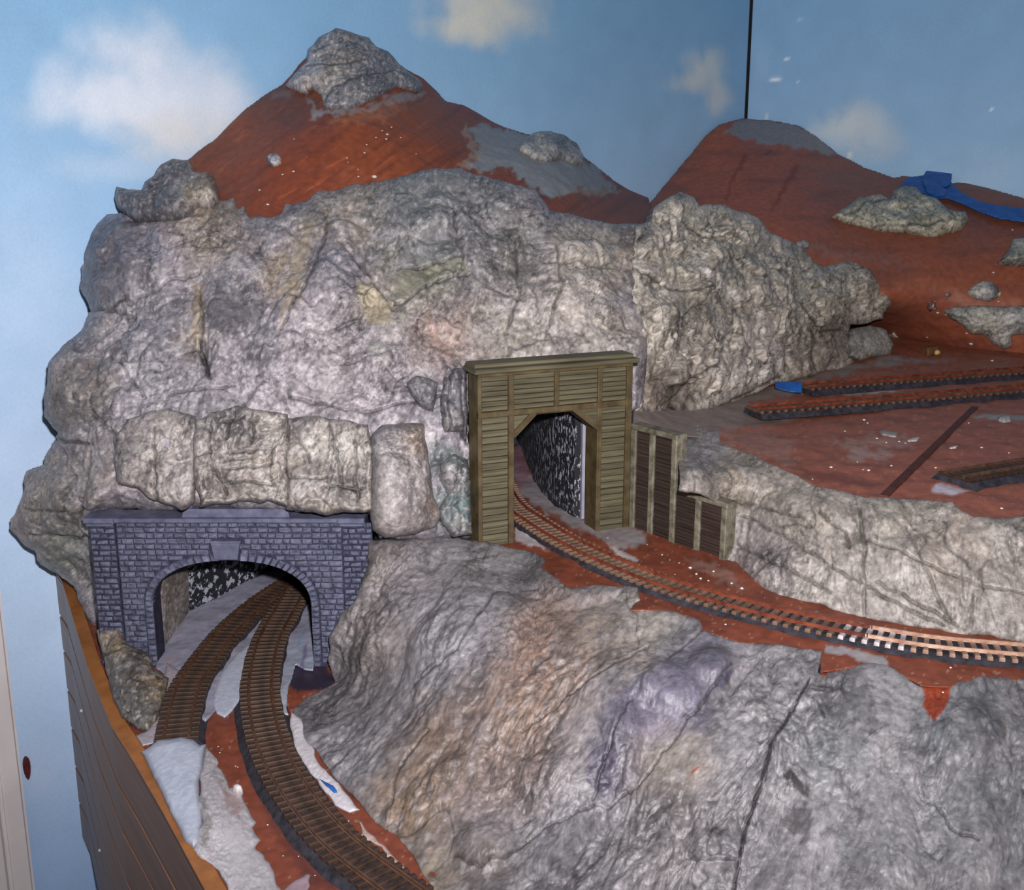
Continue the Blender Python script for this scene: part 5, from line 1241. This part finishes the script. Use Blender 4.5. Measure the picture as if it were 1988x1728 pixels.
track('railway_track', [(1560, 749), (1640, 743), (1720, 737), (1820, 730), (1920, 722), (1990, 717), (2110, 706), (2230, 697)], ZY, 'rear yard track coming out from under the cream cliff foot', tie_mat=M_TIE_Y, rail_mat=M_RAIL_R, bed_h=.5, spacing=.8, rail_w=.55, bed_w=1.75)
track('railway_track', [(1852, 923), (1900, 914), (1950, 906), (2000, 898), (2100, 882), (2230, 860)], ZY, 'bare dark brown track stub at the right edge of the yard', rail_mat=M_RAIL, bed_h=.5)

# ================================================================ plaster and scraps on the lowest level
def plaster(name, outline, surf, label, base, cat='plaster', **kw):
    o = shell(name, outline, surf, M_PLASTER, color=lambda px, py, p: patches(tint(px, py, base, kw.pop('blobs', []), seed=3), px, py, kw.get('masks', []), 2), **{k: v for k, v in kw.items() if k not in ('blobs', 'masks')})
    return tag(o, label, cat)
slab_s = Surf([(306, 1442, 'z', 1.2), (372, 1436, 'z', 1.2), (396, 1450, 'z', 1.2), (275, 1475, 'z', .6), (330, 1540, 'z', .8), (392, 1560, 'z', 1.0), (372, 1648, 'z', .5), (400, 1600, 'z', .7)])
plaster('plaster_slab', [(306, 1440), (330, 1436), (352, 1432), (376, 1437), (388, 1448), (400, 1446), (396, 1468), (392, 1500), (384, 1518), (386, 1540), (392, 1562), (394, 1600), (390, 1640), (378, 1652), (362, 1640), (340, 1598), (322, 1560), (300, 1512), (284, 1480), (274, 1462)], slab_s, 'smooth bluish white plaster slab at the end of the short track', (188, 194, 212),
        step=2.4, edge=2.5, round_px=14, round_cm=.7, dome=.25, dome_px=24, skirt=1.2, cre=.0, relief=dict(big=.12, mid=.1, fine=.35, scale=1.4, seed=500), lift=.1)
plaster('plaster_patch', [(326, 1286), (344, 1300), (342, 1330), (322, 1378), (312, 1420), (304, 1442), (280, 1446), (262, 1428), (286, 1420), (300, 1392), (312, 1350), (318, 1316)], Surf([(330, 1300, 'z', .5), (300, 1440, 'z', .45), (340, 1340, 'z', .5), (270, 1430, 'z', .4)]), 'pinkish white plaster slush between the corner rock and the short track', (176, 166, 176),
        step=2.0, edge=5, round_px=8, round_cm=.3, skirt=.5, cre=.3, relief=dict(big=.05, mid=.2, fine=.6, scale=.9, seed=515))
rp_s = Surf([(392, 1530, 'z', .7), (410, 1475, 'z', .35), (470, 1560, 'z', .25), (480, 1640, 'z', .3), (540, 1720, 'z', .3), (400, 1660, 'z', .5), (440, 1700, 'z', .4), (430, 1600, 'z', .8)])
plaster('rough_plaster', [(400, 1460), (416, 1470), (420, 1490), (436, 1500), (450, 1525), (468, 1530), (470, 1545), (480, 1562), (494, 1592), (488, 1608), (508, 1632), (502, 1650), (518, 1672), (530, 1700), (548, 1722), (560, 1760), (500, 1770), (440, 1728), (420, 1690), (396, 1672), (380, 1652), (390, 1600), (386, 1550), (384, 1518), (392, 1490)], rp_s, 'rough streaky white and grey plaster smear beside the plaster slab', (196, 190, 196),
        step=2.0, edge=9, round_px=12, round_cm=.35, dome=.2, dome_px=26, skirt=.6, cre=.45, relief=dict(big=.2, mid=.3, fine=.8, scale=.7, seed=510, stretch=(.5, -.8, 0, 2)), masks=[([(385, 1540), (400, 1560), (412, 1610), (400, 1640), (384, 1620)], (150, 146, 146), 6, 8, .9), ([(430, 1510), (460, 1550), (470, 1600), (440, 1570)], (150, 96, 84), 5, 14, .5)])
plaster('plaster_patch', [(470, 1258), (482, 1252), (489, 1246), (486, 1262), (478, 1290), (470, 1300), (470, 1340), (466, 1360), (450, 1380), (436, 1394), (420, 1386), (414, 1370), (416, 1346), (424, 1320), (434, 1300), (450, 1280)], Surf([(480, 1250, 'z', .5), (430, 1390, 'z', .35), (470, 1340, 'z', .45), (416, 1350, 'z', .4)]), 'narrow white plaster patch between the two lower tracks', (190, 194, 212),
        step=2.0, edge=2, round_px=8, round_cm=.25, skirt=.6, cre=0, relief=dict(big=.05, mid=.08, fine=.3, scale=1.5, seed=520))
plaster('plaster_patch', [(566, 1380), (584, 1394), (592, 1420), (600, 1440), (612, 1466), (624, 1490), (652, 1514), (676, 1540), (694, 1572), (680, 1576), (650, 1560), (624, 1530), (600, 1500), (582, 1470), (570, 1440), (562, 1410)], lower and Surf([(570, 1400, 'z', .45), (604, 1470, 'z', .45), (680, 1575, 'z', .3), (590, 1490, 'z', .35), (640, 1510, 'z', .5)]), 'long bright white plaster strip along the right side of the curved track', (214, 208, 214),
        step=2.0, edge=5, round_px=8, round_cm=.3, skirt=.5, cre=0, relief=dict(big=.05, mid=.15, fine=.5, scale=1.0, seed=530))
plaster('plaster_patch', [(690, 1590), (706, 1600), (722, 1618), (742, 1640), (770, 1668), (800, 1700), (796, 1706), (764, 1684), (736, 1656), (710, 1626)], Surf([(690, 1590, 'z', .25), (800, 1700, 'z', .25), (740, 1660, 'z', .2), (760, 1650, 'z', .3)]), 'broken trail of pale plaster between the curved track and the rock foot', (190, 164, 156),
        step=2.0, edge=7, round_px=5, round_cm=.3, skirt=.4, cre=0, relief=dict(big=.05, mid=.1, fine=.4, scale=.8, seed=540))
plaster('plaster_flake', [(556, 1722), (575, 1708), (596, 1696), (604, 1698), (600, 1708), (602, 1718), (590, 1740), (560, 1760), (530, 1756)], Surf([(560, 1720, 'z', .35), (604, 1698, 'z', .6), (540, 1760, 'z', .3), (600, 1730, 'z', .35)]), 'thin mauve grey plaster flake lying left of the curved track at the bottom edge', (150, 128, 138),
        step=2.0, edge=1.5, round_px=5, round_cm=.15, skirt=.3, cre=0)
plaster('plaster_lump', [(452, 1530), (462, 1526), (472, 1532), (472, 1540), (460, 1542), (452, 1538)], Surf([(450, 1530, 'z', .5), (472, 1530, 'z', .5), (460, 1545, 'z', .5)]), 'small rounded white plaster lump at the edge of the rough smear', (214, 208, 208), step=1.6, edge=.8, round_px=6, round_cm=.3, dome=.35, dome_px=8, skirt=.5, cre=0)
plaster('plaster_flake', [(1706, 838), (1716, 834), (1744, 840), (1740, 849), (1712, 846)], on(yard, .15), 'grey plaster flake on the yard ground left of the thin strip, farther one', (158, 150, 146), step=1.6, edge=1, round_px=4, round_cm=.1, dome=.12, dome_px=8, skirt=.3, cre=0)
plaster('plaster_flake', [(1760, 854), (1772, 850), (1786, 848), (1780, 857), (1764, 858)], on(yard, .15), 'white plaster flake on the yard ground next to the thin strip', (206, 196, 190), step=1.6, edge=1, round_px=4, round_cm=.1, dome=.12, dome_px=8, skirt=.3, cre=0)
plaster('plaster_flake', [(1842, 870), (1850, 866), (1860, 864), (1856, 870), (1846, 872)], on(yard, .15), 'white plaster flake on the yard ground right of the thin strip', (224, 212, 200), step=1.6, edge=.6, round_px=4, round_cm=.1, dome=.12, dome_px=8, skirt=.3, cre=0)
plaster('plaster_lump', [(1936, 812), (1950, 808), (1964, 812), (1962, 820), (1948, 823), (1938, 819)], on(yard, .2), 'smooth grey plaster lump on the yard near the right edge', (166, 166, 162), step=1.6, edge=.8, round_px=6, round_cm=.3, dome=.4, dome_px=9, skirt=.5, cre=0)

# thin dark strip lying on the yard ground
a, b = P(1716, 963, z=ZY + .1), P(1893, 790, z=ZY + .1)
d = b - a; an = math.atan2(d[1], d[0])
mb = MB((a[0], a[1], ZY), an); mb.box(0, float(np.linalg.norm(d)), -.28, .28, -.05, .16, .05)
tag(mb.build('dark_strip', M_STRIP), 'thin dark red strip lying across the yard ground', 'strip')

# blue masking tape
def tape(outline, surf, name='tape', off=.2, mat=M_TAPE, **kw):
    return shell(name, outline, on(surf, off), mat, step=2.4, edge=0.6, round_px=4, round_cm=.05, skirt=.15, cre=0, color=(40, 100, 180), **kw)
flat = Surf([(1505, 745, 'z', ZY + .9), (1556, 745, 'z', ZY + 1.0), (1505, 760, 'z', ZY + .5), (1556, 762, 'z', ZY + .4)])
tag(tape([(1505, 741), (1530, 741), (1556, 742), (1557, 762), (1540, 761), (1512, 755), (1505, 752)], flat, 'masking_tape', 0), 'short piece of blue masking tape at the left end of the rear yard track', 'tape')
tp = empty('masking_tape', hill2.pt(1850, 390), 'long crumpled strip of blue masking tape on the hillside against the right wall', 'tape')
def child(o, parent, name):
    m = Vector(root_loc(parent)) * .01
    o.parent = parent; o.location = o.location - m; o.name = name
    return o
child(tape([(1786, 372), (1800, 352), (1846, 352), (1866, 372), (1900, 390), (1936, 398), (1988, 404), (2110, 420), (2110, 448), (1988, 431), (1940, 424), (1905, 412), (1866, 394), (1838, 384), (1820, 386)], hill2, off=1.6), tp, 'strip')
child(tape([(1744, 368), (1752, 354), (1764, 344), (1794, 340), (1806, 362), (1800, 376), (1786, 374), (1770, 366)], hill2, off=1.9), tp, 'torn_end')
child(tape([(1794, 338), (1800, 329), (1822, 333), (1836, 335), (1850, 331), (1846, 356), (1838, 362), (1800, 360), (1790, 350)], hill2, off=2.4), tp, 'raised_flap')
child(tape([(1790, 350), (1812, 352), (1838, 368), (1834, 380), (1818, 382), (1800, 374)], hill2, off=2.9), tp, 'curled_fold')
bs = Surf([(628, 1512, 'z', .6), (655, 1535, 'z', .6), (640, 1520, 'z', .62), (630, 1540, 'z', .55)])
tag(tape([(620, 1512), (632, 1518), (648, 1526), (656, 1537), (648, 1538), (634, 1526)], bs, 'masking_tape', 0.05), 'tiny torn bit of blue masking tape on the white plaster strip', 'tape')

# ---------------------------------------------------------------- plaster crumbs
def crumb_mesh(k):
    r = random.Random(k); v, f = sphere_bit(1.0, 6, 4, .6)
    return mesh_data('crumb', [(a * r.uniform(.7, 1.2), b * r.uniform(.7, 1.2), c * r.uniform(.7, 1.2)) for a, b, c in v], f, M_CRUMB, True)
crumbs = [crumb_mesh(k) for k in range(5)]
def crumb(px, py, size, surf, label, group):
    p = surf.pt(np.array([px]), np.array([py]))[0] if hasattr(surf, 'pt') else P(px, py, z=surf)
    sz = size * np.linalg.norm(p - ORIG) / F * .5
    o = inst('plaster_crumb', random.choice(crumbs), None, p + np.array([0, -.05, .05]), random.uniform(0, 6), (sz, sz, sz))
    tag(o, label, 'crumb', group)
G1 = 'crumbs on the tall red hill'
for a, b, s in ((727, 344, 11), (570, 334, 6), (549, 340, 5), (752, 262, 6), (750, 271, 5), (730, 268, 4), (712, 282, 4), (708, 298, 5), (674, 308, 4), (760, 248, 4), (808, 300, 3), (520, 398, 7), (504, 370, 5), (696, 344, 5), (676, 316, 3), (571, 271, 3), (695, 330, 3), (778, 268, 3), (742, 255, 4)):
    crumb(a, b, s, hill, 'tiny white plaster crumb stuck on the bare flank of the tall red hill', G1)
G2 = 'crumbs on the yard ground'
for a, b, s in ((1677, 816, 6), (1684, 822, 4), (1613, 908, 7), (1577, 931, 4), (1816, 909, 5), (1905, 870, 6), (1958, 880, 4), (1944, 988, 6), (1926, 701, 6), (1664, 898, 4), (1730, 905, 5), (1720, 860, 4), (1745, 858, 5), (1757, 861, 4), (1640, 838, 4), (1702, 852, 5), (1686, 914, 6), (1675, 913, 4), (1902, 966, 4), (1880, 822, 4)):
    crumb(a, b, s, ZY, 'tiny white plaster crumb scattered on the red yard ground', G2)
G3 = 'crumbs beside the middle track'
for a, b, s in ((1340, 1103, 8), (1352, 1115, 6), (1360, 1124, 7), (1318, 1094, 4), (1375, 1128, 5), (1408, 1213, 5), (1845, 1297, 5), (1385, 1110, 6), (1285, 1078, 4), (1180, 1045, 3), (1256, 1058, 3), (1310, 1116, 3), (1300, 1088, 3), (1440, 1143, 8), (1420, 1133, 6), (1830, 1345, 5)):
    crumb(a, b, s, ZW, 'tiny white plaster crumb lying beside the middle rust red track', G3)
G4 = 'crumbs on the lowest ground'
for a, b, s in ((618, 1685, 5), (580, 1663, 3), (550, 1662, 3), (458, 1488, 3), (462, 1490, 3), (424, 1450, 3), (427, 1462, 3), (520, 1602, 4), (665, 1708, 4), (612, 1700, 3), (676, 1595, 5), (664, 1588, 4), (704, 1622, 5), (648, 1566, 4), (730, 1650, 5), (755, 1672, 4)):
    crumb(a, b, s, .05, 'tiny white plaster crumb on the lowest red ground by the curved track', G4)
G5 = 'crumbs on the far hillside'
for a, b, s in ((1928, 530, 5), (1965, 447, 4), (1820, 608, 6), (1836, 612, 4), (1800, 655, 5), (1885, 668, 8), (1778, 672, 4), (1876, 648, 5), (1938, 586, 5)):
    crumb(a, b, s, hill2, 'tiny pale plaster crumb on the low red hillside', G5)
